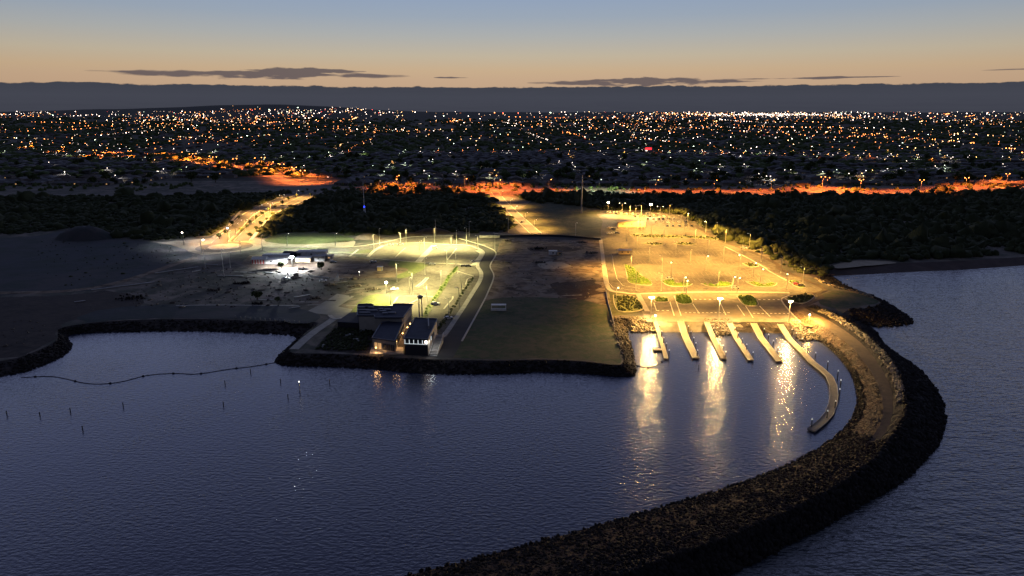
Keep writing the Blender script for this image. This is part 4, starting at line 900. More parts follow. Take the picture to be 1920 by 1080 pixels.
shed(584, 483, 20, 6, 4.2, 'white', 'tallest white site building with one window, right of the floodlight', nwin=1)
shed(597, 490, 8, 5, 3.2, 'grey', 'grey open fronted cabin at the right of the white building', 'grey', nwin=1)
shed(612, 488, 8, 5, 3.0, 'grey', 'grey cabin with warm lit windows at the right end of the sheds', 'grey', nwin=2, winm='warmwin')
shed(712, 508, 3.2, 2.6, 2.4, 'tan', 'tiny hut on the brown dirt left of the upper car park', nwin=0)
shed(1037, 478, 5.5, 3, 2.6, 'white', 'small pale cabin on the dirt field', nwin=1)
shed(1050, 479, 2.6, 2.6, 2.4, 'tan', 'smaller tan cabin beside the pale one on the dirt field', 'roofdark', nwin=1)
shed(1184, 426, 24, 6, 4.6, 'tan', 'long yellow lit service building at the far end of the yellow car park', 'tan', nwin=3)
shed(1172, 477, 9, 4, 2.8, 'tan', 'small lit kiosk in the left lane of the yellow car park', 'white', gable=.8, nwin=2)
# zigzag trailer, tent, boards and rubble on the building site
def heap(px, py, r, label, m='rock', n=26):
    pos = np.c_[np.clip(rng.normal(0, r*.4, n), -r*.8, r*.8), np.clip(rng.normal(0, r*.22, n), -r*.5, r*.5), np.abs(rng.normal(0, r*.1, n))]; pos = np.r_[pos, np.c_[np.linspace(-r*.8, r*.8, 14), np.zeros(14), np.zeros(14)]]; n = len(pos); o = scatter_mesh('rubble_heap', ICO, pos, rng.uniform(.25, .9, (n, 1))*rng.uniform(.5, 1.4, (n, 3)), m, .4); o.location = P(px, py); setp(o, label, 'rubble heap')
for x, y, r, lb, m in ((553,521,4,'pale broken slabs in the middle of the building site','rockpale'),(620,535,4,'pale rubble heap left of the lower lawn','rockpale'),(590,560,4,'rubble heap at the corner of the pale plaza','rock'),(482,570,3,'dark heap in front of the building site','rockdark'),(700,543,5,'long rubble heap left of the floodlit forecourt','rock'),
    (668,537,3,'small rubble heap on the brown dirt','rockpale'),(1010,493,5,'low rubble heap in the middle of the dirt field','rock'),(951,452,4,'pale rubble by the top left of the dirt field','rockpale'),(1010,467,7,'dark timber heap in the dirt field','rockdark'),(1090,455,5,'rubble heap at the upper right of the dirt field','rock'),
    (400,545,4,'dark rubble on the left of the building site','rock'),(452,532,5,'dark rubble under the tall unlit poles','rockdark'),(568,505,3,'dark mound in front of the sheds','rockdark'),(246,560,9,'big dark heap near the inlet','rockdark'),(1110,475,5,'brown spoil heap beside the yellow footpath','rock'),(950,493,4,'small pale stones by the curving road','rockpale')):
    heap(x, y, r, lb, m)
def boards(px, py, l, rz, label, m='white', w=.9):
    o = MB().box((0, 0, .35), (l, w, .3)).box((l*.1, w*.9, .25), (l*.7, w*.6, .2), .05).build('board_pile', m); o.location = P(px, py); o.rotation_euler = (0, 0, rz); setp(o, label, 'boards')
for x, y, l, rz, lb in ((332,507,26,.75,'long pale boards at the far left of the building site'),(232,537,32,.62,'longest pale boards in front of the dark plain'),(432,518,16,-.06,'pale boards at the foot of the tallest pole'),(395,497,10,-.2,'pale boards between the unlit poles'),(566,556,9,.7,'short pale boards by the plaza'),(505,512,7,-.5,'pale boards beyond the broken slabs'),
    (598,520,14,-.4,'pale boards beside the white tent shape'),(640,530,7,.5,'short boards left of the brown dirt'),(150,566,5,.5,'short pale board on the dark spit'),(368,509,6,1.0,'short boards leaning left of the unlit poles'),(552,578,6,.6,'small boards above the inlet shore')): boards(x, y, l, rz, lb, 'grey')
rt_ = random.Random(3)
for k in range(16):
    x = rt_.uniform(340, 690); y = rt_.uniform(505, 575); a = rt_.uniform(-.25, .25); l_ = rt_.uniform(14, 42)
    pts_ = [(x, y), (x+l_*.5, y+a*l_*.3+rt_.uniform(-1.5, 1.5)), (x+l_, y+a*l_*.35)]
    setp(ribbon(catmull(PP(pts_), 5), [rt_.uniform(.7, 2.2) for _ in range(11)], z2+.012*k, None, 'wheel_track', 'plaza' if k % 3 else 'bank'), kind='structure')
for k in range(12):
    x = rt_.uniform(930, 1110); y = rt_.uniform(450, 560); l_ = rt_.uniform(12, 45)
    setp(ribbon(catmull(PP([(x, y), (x+l_*.5, y+rt_.uniform(-2, 2)), (x+l_, y+rt_.uniform(-3, 3))]), 5), [rt_.uniform(.5, 2.0) for _ in range(11)], z3+.012*k+.02, None, 'wheel_track', 'sand' if k % 2 else 'darkdirt'), kind='structure')
for poly_, n_, m_, lb_ in (([(340,500),(690,505),(700,560),(620,556),(560,575),(250,578),(240,548)], 420, 'rock', 'small debris strewn over the dark building site'), ([(930,450),(1125,450),(1135,560),(935,560)], 260, 'rockpale', 'small stones and rubbish strewn over the dirt field'), ([(-300,600),(90,600),(100,640),(-300,690)], 160, 'rock', 'loose stones on the dark spit at the left'),
    ([(60,450),(330,460),(340,490),(100,545)], 150, 'scrub', 'weeds scattered on the dark plain')):
    q_ = fill_poly(PP(poly_), 5.0); q_ = q_[rng.permutation(len(q_))[:n_]]; setp(scatter_mesh('debris', ICO, np.c_[q_, np.full(len(q_), LZ+.1)], rng.gamma(2, .16, (len(q_), 1))*rng.uniform(.5, 2.0, (len(q_), 3))*[1, 1, .5]+.08, m_, .4), lb_, kind='stuff')
rt = empty('tent', P(631, 527), 'small white triangular tent on the building site', 'tent'); MB().add([(-1.6, 0, 0), (1.6, 0, 0), (1.2, 2, 0), (-1.2, 2, 0), (.9, 1, 4.4)], [(0, 1, 4), (1, 2, 4), (2, 3, 4), (3, 0, 4), (0, 1, 2, 3)]).build('canvas', 'white', rt)
MB().cyl((.9, 1, 0), .07, .07, 4.7).build('pole', 'steel', rt)
o = empty('marker_lamp', P(674, 517), 'small white lamp standing on the brown dirt', 'lamp'); MB().cyl((0, 0, 0), .25, .1, 2.4).build('post', 'white', o); MB().ico((0, 0, 2.5), .35).build('lamp_glass', 'g_dim', o)
# fence posts above the inlet
for k in range(14):
    x = 442+k*9.2; y = 604+k*.75
    if x > 572: break
    o = MB().box((0, 0, .45), (.3, .3, .9)).box((0, 0, .95), (.45, .45, .12)).build('bollard', 'concrete'); o.location = P(x, y-8); setp(o, f"small pale bollard above the inlet, {ORD[k]} from the left", 'bollard', 'bollards above the inlet')

# ================================================================== CARS
def make_car(m, van=False):
    root = empty('parked_car', (0, 0, 0)); w = .9; h = 1.9 if van else 1.42
    def loft(prof, ww): 
        n = len(prof); mb = MB(); mb.add([(x, -ww(z), z) for x, z in prof]+[(x, ww(z), z) for x, z in prof], [tuple(range(n)), tuple(reversed(range(n, 2*n)))]+[(i, n+i, n+(i+1) % n, (i+1) % n) for i in range(n)]); return mb
    body = [(-2.2, .3), (-2.25, .75), (-2.15, .95), (-1.9, 1.0), (1.0, .98), (2.0, .85), (2.2, .65), (2.22, .3)]
    loft(body, lambda z: w if z < .9 else w-.06).build('body', m, root)
    cab = [(-1.95, .98), (-1.6 if not van else -1.95, h-.06), (-1.3, h), (.1 if not van else .9, h), (.35 if not van else 1.1, h-.08), (1.1 if not van else 1.6, .97)]
    gl = loft(cab, lambda z: w-.08 if z < 1.1 else w-.22).build('cabin_glass', 'glass', root)
    MB().box((-.6, 0, h+.02), (1.5, 1.3, .06)).build('roof_panel', m, gl)
    for sx in (-1.35, 1.35):
        for sy in (-.82, .82):
            wh = MB(); n = 10; wh.add([(sx+.33*cos(2*pi*i/n), sy-.1, .33+.33*sin(2*pi*i/n)) for i in range(n)]+[(sx+.33*cos(2*pi*i/n), sy+.1, .33+.33*sin(2*pi*i/n)) for i in range(n)], [tuple(range(n)), tuple(reversed(range(n, 2*n)))]+[(i, n+i, n+(i+1) % n, (i+1) % n) for i in range(n)]); wh.build('wheel', 'tyre', root)
    for sy in (-.6, .6): MB().box((2.2, sy, .68), (.08, .34, .14)).build('headlight', 'white', root)
    return root
for nm, c in (('silver', (.42, .42, .43)), ('whitecar', (.72, .72, .70)), ('blackcar', (.02, .02, .022)), ('redcar', (.35, .03, .03)), ('bluecar', (.05, .08, .16)), ('beige', (.40, .34, .25))):
    M[nm] = mat(nm+'_car_paint', c, .3, spec=.6)
cars = [(740,543,.1,'whitecar','white car on the brightly lit forecourt near the floodlight'),(816,571,0,'whitecar','white car by the low shrubs of the diagonal strip'),(841,598,.5,'silver','dim silver car near the lower lamp post of the forecourt'),
        (815,466,.2,'silver','small silver car beside the zigzag kerb of the upper car park'),(733,460,0,'whitecar','left of two white cars at the back of the upper car park'),(751,459,.05,'whitecar','right of two white cars at the back of the upper car park'),
        (803,496,0,'blackcar','black car in front of the zigzag kerb, left of two'),(811,497,.1,'blackcar','black car in front of the zigzag kerb, right of two'),(870,500,0,'blackcar','black car at the lower right of the upper car park'),(878,500,.1,'blackcar','second black car at the lower right of the upper car park'),
        (886,492,1.2,'silver','silver car tucked at the right kerb of the upper car park'),(1256,524,.05,'whitecar','white car beside the second planted island'),(1379,541,.1,'silver','silver car near the third planted island'),(1494,534,-.2,'redcar','red car beside the right hand planted island'),
        (1503,537,-.3,'blackcar','black car just right of the red one'),(1395,466,-.5,'silver','silver car on the path side road by the scrub'),(1143,428,.2,'beige','beige car left of the far end of the yellow car park, upper one'),(1150,430,.1,'blackcar','black car left of the far end of the yellow car park'),
        (1157,438,0,'blackcar','black car beside the connecting road'),(1143,439,0,'silver','silver car beside the connecting road'),(606,528,.3,'whitecar','white car among the rubble of the building site'),(537,524,.4,'silver','silver car near the broken slabs'),(700,492,.3,'silver','silver car on the compound gravel'),(625,493,.2,'blackcar','black car at the right end of the sheds'),
        (980,417,1.1,'blackcar','dark car driving on the amber lit short road'),(471,421,1.0,'silver','silver car on the curving dual road')]
k = 0
rowsP = [(399,1136,1170,6,'left back row'),(402,1150,1240,9,'long back row'),(406,1185,1250,7,'middle row'),(411,1210,1268,6,'second middle row'),(417,1225,1290,6,'right hand row'),(424,1245,1302,5,'lowest row')]
for y, xa, xb, n, rn in rowsP:
    for i in range(n):
        x = xa+(xb-xa)*(i+.5)/n+random.uniform(-1, 1); cm = random.choice(['whitecar','whitecar','silver','beige','blackcar','bluecar'])
        cn = dict(whitecar='white', silver='silver', beige='beige', blackcar='black', bluecar='dark blue')[cm]
        cars.append((x, y+random.uniform(-.6, .6), pi/2+random.uniform(-.15, .15), cm, f"{cn} parked car at the crowded far end of the yellow car park, {ORD[i]} in the {rn}"))
cp = {}
for x, y, rz, m, lb in cars:
    if m not in cp: cp[m] = make_car(m); o = cp[m]
    else: o = copy_tree(cp[m])
    o.location = P(x, y, LZ+.08); o.rotation_euler = (0, 0, rz); setp(o, lb.replace('at the crowded far end of', 'far across'), 'car', 'cars parked in the yellow car park' if 'yellow car park' in lb else 'cars round the central car parks')

# ================================================================== PLANTING
def leafy(name, r, n, m, squash=.8, seed=1):
    """a clumpy crown: small leaf faces spread through several lobes"""
    rnd = random.Random(seed); mb = MB()
    lobes = [(rnd.uniform(-.5, .5)*r, rnd.uniform(-.5, .5)*r, rnd.uniform(-.35, .45)*r*squash, rnd.uniform(.4, .62)*r) for _ in range(7)]
    for i in range(n):
        lx, ly, lz, lr = rnd.choice(lobes); v = Vector((rnd.gauss(0, 1), rnd.gauss(0, 1), rnd.gauss(0, 1))).normalized()*lr*rnd.uniform(.6, 1.08)
        c = Vector((lx+v.x, ly+v.y, lz+v.z*squash)); a = Vector((rnd.gauss(0, 1), rnd.gauss(0, 1), rnd.gauss(0, .6))).normalized(); b = a.cross(Vector((rnd.gauss(0, 1), rnd.gauss(0, 1), rnd.gauss(0, 1)))).normalized(); s = r*rnd.uniform(.10, .2)
        mb.add([c-a*s-b*s*.6, c+a*s-b*s*.5, c+a*s*.8+b*s*.7, c-a*s*.7+b*s*.6], [(0, 1, 2, 3)])
    return mb
def make_tree(h, r, m, seed, n=260, name='tree', trunk=True):
    root = empty(name, (0, 0, 0)); 
    if trunk:
        t = MB(); t.tube([(0, 0, 0), (.1*r, 0, h*.3), (0, .1*r, h*.6)], [.09*r, .07*r, .04*r], 6)
        for k in range(4): a = k*1.6+seed; t.tube([(0, 0, h*.35), (cos(a)*r*.5, sin(a)*r*.5, h*.62)], [.045*r, .02*r], 5)
        t.build('trunk', 'bark', root)
    cr = leafy('crown', r, n, m, .8, seed)
    cr.v = [(v[0], v[1], v[2]+h-r*.75) for v in cr.v]; cr.build('crown', m, root); return root
tp = {}
def put_tree(key, loc, label, group, cat, s=1.0, **kw):
    if key not in tp: tp[key] = make_tree(**kw); o = tp[key]
    else: o = copy_tree(tp[key])
    o.location = loc; o.rotation_euler = (0, 0, random.uniform(0, 6.28)); o.scale = (s, s, s*random.uniform(.85, 1.15)); return setp(o, label, cat, group)
# shrubs beside the central path and along the diagonal strip
L1 = catmull(PP([(896,524),(880,548),(866,572),(848,600),(836,618),(826,628)]), 5)
for i, p in enumerate(L1): put_tree('shrub%d' % (i % 3), p+Vector((-3.2, 0, 0)), f"low dark shrub in the row beside the curving road, number {i+1} from its top" if False else f"low dark shrub beside the curving road footpath, {(ORD+['twenty-first','twenty-second','twenty-third','twenty-fourth','twenty-fifth','twenty-sixth'])[i]} down from the top", 'shrubs beside the curving road', 'shrub', random.uniform(.8, 1.2), h=1.7, r=1.15, m='foliage', seed=i % 3, n=110, name='shrub', trunk=False)
L2 = catmull(PP([(856,504),(843,520),(828,542),(812,566),(797,590)]), 5)
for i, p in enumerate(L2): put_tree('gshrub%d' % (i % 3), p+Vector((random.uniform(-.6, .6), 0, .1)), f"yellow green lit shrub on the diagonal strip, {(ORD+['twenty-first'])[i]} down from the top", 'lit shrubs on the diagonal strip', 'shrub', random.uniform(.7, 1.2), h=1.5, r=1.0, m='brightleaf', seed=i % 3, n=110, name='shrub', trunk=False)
for x, y, h, lb in ((528,503,4.5,'round dark tree in front of the floodlit sheds, left one'),(603,506,4.5,'small dark tree in front of the floodlit sheds, right one'),(482,563,6,'dark tree at the front of the building site'),(520,566,3,'low dark bush on the building site'),(682,447,4,'dark tree at the right end of the lit turf mound'),(1296,415,6,'lit tree at the scrub edge behind the parked cars')):
    put_tree('tree_a%d' % (int(h*2)), P(x, y), lb, None, 'tree', 1, h=h, r=h*.55, m='foliage', seed=int(h), n=300)
# trees of the dual road median and verges
dt = [(452,436),(462,428),(470,421),(480,413),(492,404),(503,396),(516,391),(530,384),(541,376),(556,370),(568,363),(577,359),(592,363),(583,368),(603,358),(422,440),(412,448),(436,424),(448,412),(500,415),(512,407),(530,398),(545,391),(490,424),(481,432),(470,446)]
for i, (x, y) in enumerate(sorted(dt, key=lambda t: -t[1])):
    put_tree('rt%d' % (i % 3), P(x, y), f"small tree lit amber on the curving dual road, {(ORD+['twenty-first','twenty-second','twenty-third','twenty-fourth','twenty-fifth','twenty-sixth'])[i]} counted from its lower end", 'small trees of the curving dual road', 'tree', random.uniform(.8, 1.3), h=4.2, r=2.1, m='foliage', seed=10+i % 3, n=200)
# planted islands: kerb + foliage
def bed(px, label, leaf='brightleaf', hh=.5, organic=False, name='planted_island', sp=1.1, cover=.9):
    q = smooth_poly(PP(px), 4); c = sum(q, Vector())/len(q); root = empty(name, (c.x, c.y, LZ), label, 'planted bed')
    loc = [Vector((p.x-c.x, p.y-c.y, 0)) for p in q]; n = len(loc)
    outer = grow(loc, .45); kb = MB(); kb.add([(p.x, p.y, 0) for p in outer]+[(p.x, p.y, .28) for p in outer]+[(p.x, p.y, .28) for p in loc], [(i, (i+1) % n, n+(i+1) % n, n+i) for i in range(n)]+[(n+i, n+(i+1) % n, 2*n+(i+1) % n, 2*n+i) for i in range(n)]); kb.build('kerb', 'kerb', root)
    MB().prism([(p.x, p.y) for p in loc], .22).build('soil', 'grass', root)
    f = fill_poly([(p.x, p.y) for p in grow(loc, -.8)], sp); f = f[rng.random(len(f)) < cover]
    if len(f):
        o = scatter_mesh('foliage', ICO, np.c_[f, np.full(len(f), .35)], rng.uniform(.35, .85, (len(f), 1))*rng.uniform(.7, 1.2, (len(f), 3))*[1, 1, hh*1.6], leaf, .45, root)
    return root
bed([(1170,496),(1187,502),(1200,515),(1222,531),(1212,535),(1180,530),(1176,515)], 'triangular planted island at the left of the yellow car park', cover=.6)
bed([(1240,527),(1255,524),(1270,531),(1297,532),(1285,537),(1255,536)], 'second lens shaped planted island from the left, beside the white car', cover=.7)
bed([(1315,532),(1340,534),(1352,528),(1373,532),(1365,537),(1335,538)], 'third lens shaped planted island from the left', cover=.6)
bed([(1399,529),(1415,529),(1430,534),(1455,531),(1448,537),(1420,537)], 'fourth lens shaped planted island from the left', cover=.6)
bed([(1478,528),(1492,526),(1510,536),(1503,540),(1488,535)], 'planted island at the right end beside the red car', cover=.5)
bed([(1266,555),(1290,555),(1297,569),(1272,569)], 'bright green hedge bed, left of two large ones above the ramps', hh=1.3, cover=1)
bed([(1382,556),(1409,556),(1421,572),(1396,572)], 'bright green hedge bed, right of two large ones above the ramps', hh=1.3, cover=1)
bed([(1228,558),(1246,558),(1252,566),(1230,566)], 'small green bed beside the leftmost floodlight mast', hh=.9, cover=.8)
bed([(1473,560),(1500,554),(1520,552),(1526,557),(1509,568),(1486,567)], 'dim grassy bed right of the ramp apron', 'scrub', .8, cover=.8, sp=1.4)
bed([(1150,554),(1188,557),(1205,580),(1160,583)], 'rough planted corner left of the ramp apron', 'scrub', .8, cover=.7, sp=1.5)
bed([(1180,440),(1240,441),(1330,444),(1345,450),(1300,447),(1200,445)], 'long narrow planted strip across the yellow car park', 'scrub', .6, cover=.5, sp=2)
bed([(1203,457),(1225,455),(1245,458),(1230,460)], 'small planted island in the far part of the yellow car park, left', 'scrub', .6, cover=.7, sp=1.6)
bed([(1262,457),(1285,455),(1305,458),(1285,460)], 'small planted island in the far part of the yellow car park, right', 'scrub', .6, cover=.7, sp=1.6)
bed([(1392,494),(1410,494),(1422,499),(1408,501)], 'small planted island near the kerbed lane on the right', 'scrub', .6, cover=.7, sp=1.4)
# spoil mounds behind the upper car park
def mound(px, py, w, d, h, label, m='sand'):
    mb = MB(); n, k = 24, 6
    for r in range(k+1):
        t = r/k
        for i in range(n):
            a = 2*pi*i/n; q = Vector((cos(a)*3, sin(a)*3, r)); rr = (1-t*.85)*(1+.15*noise.noise(q)); mb.v.append((cos(a)*w/2*rr, sin(a)*d/2*rr, h*sin(t*pi/2)*(1+.12*noise.noise(q*1.7))))
    mb.f += [(r*n+i, r*n+(i+1) % n, (r+1)*n+(i+1) % n, (r+1)*n+i) for r in range(k) for i in range(n)]+[tuple(range(k*n, (k+1)*n))]
    o = mb.build('spoil_mound', m, smooth=True); o.location = P(px, py, LZ-.05); setp(o, label, 'mound')
mound(690, 448, 24, 10, 4.5, 'dark spoil mound left of the upper car park', 'path')
mound(812, 437, 34, 10, 4.0, 'long brown spoil mound in front of the dark scrub', 'path')
mound(768, 441, 24, 8, 2.2, 'low spoil mound left of the long brown one', 'path')
mound(160, 446, 46, 30, 9, 'dark grey dune at the left edge of the scrub', 'plain')
o = MB().box((0, 0, 1), (16, 1, 2)).box((0, 0, 2.05), (16.4, 1.3, .12)).build('low_wall', 'grey'); o.location = P(918, 446); setp(o, 'short grey wall at the top of the curving road', 'wall')
q = PP([(935,445),(1030,443),(1126,450)]); rb = ribbon(catmull(q, 4), .3, LZ, LZ+1.5, 'site_fence', 'darkwall'); setp(rb, 'long dark fence across the top of the dirt field', 'fence')
q = catmull(PP([(1136,548),(1140,570),(1146,590),(1152,612)]), 5); rb = ribbon(q, .12, LZ, LZ+1.1, 'railing', 'steel'); setp(rb, 'thin railing between the lawn and the planted corner', 'railing')
# scrub masses
def scrub(px, label, sp=4.2, r=(1.8, 3.6), hz=.75, m='scrub', z=LZ):
    poly = PP(px); q = fill_poly(poly, sp, .6); dn = np.array([noise.noise(Vector((a*.03, b*.03, 5))) for a, b in q]); q = q[dn > -.45+rng.uniform(-.15, .15, len(q))]; q = q+rng.normal(0, 1.2, q.shape)
    s = (r[0]*.6+(r[1]-r[0])*rng.gamma(2.0, .42, (len(q), 1)))*rng.uniform(.7, 1.3, (len(q), 3)); s[:, 2] *= hz; s = np.minimum(s, 6.5)
    # gentle hummocks
    zz = np.array([1.8*noise.noise(Vector((a*.02, b*.02, 0)))+.6 for a, b in q])
    s[:, 2] *= 1.0; tall = (np.array([noise.noise(Vector((a*.012, b*.03, 8))) for a, b in q]) > .12) & (rng.random(len(q)) < .35); s[tall] *= 1.55; s[tall, 2] *= 1.25
    o = scatter_mesh('coastal_scrub', ICO2, np.c_[q, z+np.maximum(zz, 0)], s, m, .40); return setp(o, label, kind='stuff')
scrub([(-300,372),(60,371),(300,369),(455,366),(545,360),(520,372),(475,386),(440,400),(415,420),(398,440),(330,449),(285,450),(205,443),(160,430),(110,431),(40,438),(-300,455)], 'dark coastal scrub left of the curving dual road', 5.0, (2.2, 4.0))
scrub([(618,362),(700,358),(860,359),(905,365),(930,385),(950,405),(965,425),(950,434),(890,437),(820,434),(740,440),(665,441),(620,436),(560,434),(515,439),(494,446),(478,442),(500,425),(530,402),(580,380)], 'dark scrub covered mound between the two amber roads', 4.6, (2.0, 3.8))
scrub([(965,366),(1060,364),(1160,365),(1260,367),(1290,400),(1270,402),(1200,394),(1128,394),(1085,385),(1010,380)], 'dark scrub behind the far end of the yellow car park', 4.8, (2.0, 3.8))
scrub([(1255,368),(1400,367),(1560,368),(1700,366),(1800,363),(1900,358),(2150,348),(2150,452),(1920,476),(1800,482),(1690,488),(1600,486),(1545,496),(1500,497),(1462,489),(1400,462),(1352,446),(1322,430),(1290,408)], 'broad dark coastal scrub between the yellow car park and the shore road', 5.2, (2.3, 4.2))
scrub([(1470,495),(1500,500),(1545,500),(1560,504),(1548,514),(1520,515),(1490,507)], 'low scrub at the back of the dark beach', 3.2, (1.0, 2.0), .6)
# ================================================================== SUBURB
HT_V = [(-1,-.7,0),(1,-.7,0),(1,.7,0),(-1,.7,0),(-1,-.7,.55),(1,-.7,.55),(1,.7,.55),(-1,.7,.55)]
HT_F = [(0,1,5),(0,5,4),(1,2,6),(1,6,5),(2,3,7),(2,7,6),(3,0,4),(3,4,7)]
RT_V = [(-1.1,-.8,.56),(1.1,-.8,.56),(1.1,.8,.56),(-1.1,.8,.56),(-.45,0,1.0),(.45,0,1.0)]
RT_F = [(0,1,5),(0,5,4),(2,3,4),(2,4,5),(3,0,4),(1,2,5),(0,3,2),(0,2,1)]
M['housewall'] = mat('house_brick', (.12, .10, .085), .9, (.20, .18, .16), .02)
M['roofgrey'] = mat('grey_house_roof', (.06, .06, .065), .85, (.10, .10, .11), .03)
M['rooftile'] = mat('brown_house_roof', (.06, .045, .038), .9, (.05, .042, .04), .03)
M['roofpale'] = mat('pale_house_roof', (.11, .11, .12), .85, (.06, .06, .068), .03)
hp = []
for i, (w, rm, lit) in enumerate(((8, 'roofgrey', 0), (9, 'rooftile', 1), (10, 'roofpale', 0), (8.5, 'roofgrey', 2), (11, 'rooftile', 0), (9.5, 'roofpale', 1))):
    root = empty('house', (0, 0, 0)); s = w*.95
    MB().add([(x*w, y*w, z*w*.62) for x, y, z in HT_V], HT_F).build('wall', 'housewall', root)
    rf = MB().add([(x*w, y*w, z*w*.62) for x, y, z in RT_V], RT_F).build('roof', rm, root)
    MB().box((w*.3, w*.2, w*.58), (.9, .9, 1.6)).build('chimney', 'housewall', rf)
    for k in range(3): MB().box((-w*.55+k*w*.5, -.7*w-.05, w*.18), (1.6, .1, 1.2)).build('window', ('warmwin' if (lit and k == lit) else 'glass'), root)
    MB().box((w*.75, -.7*w-.05, 1.05), (1.0, .1, 2.1)).build('door', 'darkwall', root)
    hp.append(root)
def in_view(x, y): return abs(x) < .80*y+20
hs = []
for bx in range(-16, 17):
    for by in range(0, 14):
        for k in range(4):
            for side in (0, 1):
                x = bx*98+k*22-40+random.uniform(-3, 3); y = 945+by*56+side*24+random.uniform(-4, 4)
                a = .12*sin(bx*.7); X_, Y_ = x*cos(a)-(y-900)*sin(a)*.3, y+.06*x*sin(by)
                if in_view(X_, Y_) and random.random() < .82: hs.append((X_, Y_, a, by*2+side, X_))
gaps = PP([(480,340),(640,340),(640,372),(480,372)])
def near_hw(x, y): 
    return any((x-q.x)**2+(y-q.y)**2 < 42**2 for q in qh[::2]) or any((x-q.x)**2+(y-q.y)**2 < 24**2 for q in qs[::4])
hs = [h for h in hs if not near_hw(h[0], h[1]) and not (h[1] < 1050 and -520 < h[0] < -240)]
hs.sort(key=lambda h: h[1]); indiv = hs[:280]
rws = {}
for h in sorted(indiv, key=lambda h: h[4]): rws.setdefault(h[3], []).append(h)
hl = {id(h): (r_, i_) for r_, l_ in rws.items() for i_, h in enumerate(l_)}
rn = ['grey roofed', 'brown roofed', 'pale roofed', 'grey roofed', 'large brown roofed', 'pale roofed']
used = set()
for i, h_ in enumerate(indiv):
    x, y, a = h_[:3]
    k = random.randrange(6)
    if k not in used: o = hp[k]; used.add(k)
    else: o = copy_tree(hp[k])
    o.location = (x, y, LZ); o.rotation_euler = (0, 0, a+random.choice((0, 0, pi/2, pi))); setp(o, f"{rn[k]} house, {ORD[hl[id(h_)][1]]} from left in the {ORD[hl[id(h_)][0]]} row beyond the shore road", 'house', f"{rn[k]} suburban houses")
for k in range(6):
    if k not in used: 
        for ch in list(hp[k].children): bpy.data.objects.remove(ch)
        bpy.data.objects.remove(hp[k])
rest = hs[280:]
n2 = 1500
yy = 1500+rng.random(n2)**.8*2200; xx = rng.uniform(-.85, .85, n2)*yy; fx = np.r_[[h[0] for h in rest], xx]; fy = np.r_[[h[1] for h in rest], yy]; fz = np.where(fy > 1000, TZ(fx, fy), LZ)
sc_ = rng.uniform(8, 12, (len(fx), 1))*np.array([[1, 1, .62]])
setp(scatter_mesh('distant_house_walls', (HT_V, HT_F), np.c_[fx, fy, fz], sc_, 'housewall', 0.0), 'walls of countless small houses far across the suburb', kind='stuff')
third = len(fx)//2
for a, b, m, lb in ((0, third, 'roofgrey', 'grey roofs of the farther suburban houses'), (third, len(fx), 'roofpale', 'pale roofs of the farthest suburban houses')):
    setp(scatter_mesh('distant_house_roofs', (RT_V, RT_F), np.c_[fx, fy, fz][a:b], sc_[a:b], m, 0.0), lb, kind='stuff')
# suburban trees: 270 single ones, the rest one mass
ti = 0; tries = 0; tpos = []
while ti < 270 and tries < 5000:
    tries += 1; y = 935+random.random()**1.3*560; x = random.uniform(-.80, .80)*y
    if any((x-q.x)**2+(y-q.y)**2 < 17**2 for q in qs[::3]) or any((x-q.x)**2+(y-q.y)**2 < 36**2 for q in qh[::2]): continue
    if -420 < x < -330 and y < 1000: continue
    tpos.append((x, y)); ti += 1
tpos.sort(key=lambda t: t[1]); tb = [sorted(tpos[j:j+27]) for j in range(0, len(tpos), 27)]; tl_ = {t: (bi, ii) for bi, b in enumerate(tb) for ii, t in enumerate(b)}
for i, (x, y) in enumerate(tpos):
    k = i % 5; put_tree('st%d' % k, (x, y, LZ if y < 1000 else float(TZ(x, y))), f"dark leafy suburban tree, {ORD[tl_[(x, y)][1]]} from left in the {ORD[tl_[(x, y)][0]]} band beyond the shore road", 'trees among the suburban houses', 'tree', random.uniform(.8, 1.5), h=(8, 10, 7, 12, 9)[k], r=(4.5, 5.5, 4, 6, 5.5)[k], m='foliage', seed=40+k, n=260)
nb = 9000; yy = 1050*np.exp(rng.random(nb)**.85*math.log(6)); xx = rng.uniform(-.88, .88, nb)*yy
dens = np.array([noise.noise(Vector((a/260, b/420, 3))) for a, b in zip(xx, yy)]); keep = dens > -.18+rng.uniform(-.2, .2, nb); xx, yy = xx[keep], yy[keep]
sz = (4.5+yy*.0016)[:, None]*rng.uniform(.6, 1.3, (len(xx), 3))*np.array([[1.5, 1.2, .85]])
setp(scatter_mesh('distant_trees', ICO2, np.c_[xx, yy, TZ(xx, yy)+1.5], sz, 'foliage', .3), 'dark mass of trees stretching across the suburb to the horizon', kind='stuff')
yy = np.r_[rng.uniform(925, 955, 300), rng.uniform(868, 925, 260)]; xx = rng.uniform(-.8, .95, 560)*yy; k_ = ~((xx > -430) & (xx < -240)); xx, yy = xx[k_], yy[k_]
setp(scatter_mesh('roadside_bushes', ICO2, np.c_[xx, yy, np.full(len(xx), LZ+.8)], rng.uniform(1.5, 3.2, (len(xx), 3)), 'foliage', .35), 'bushes along the far side of the shore road', kind='stuff')
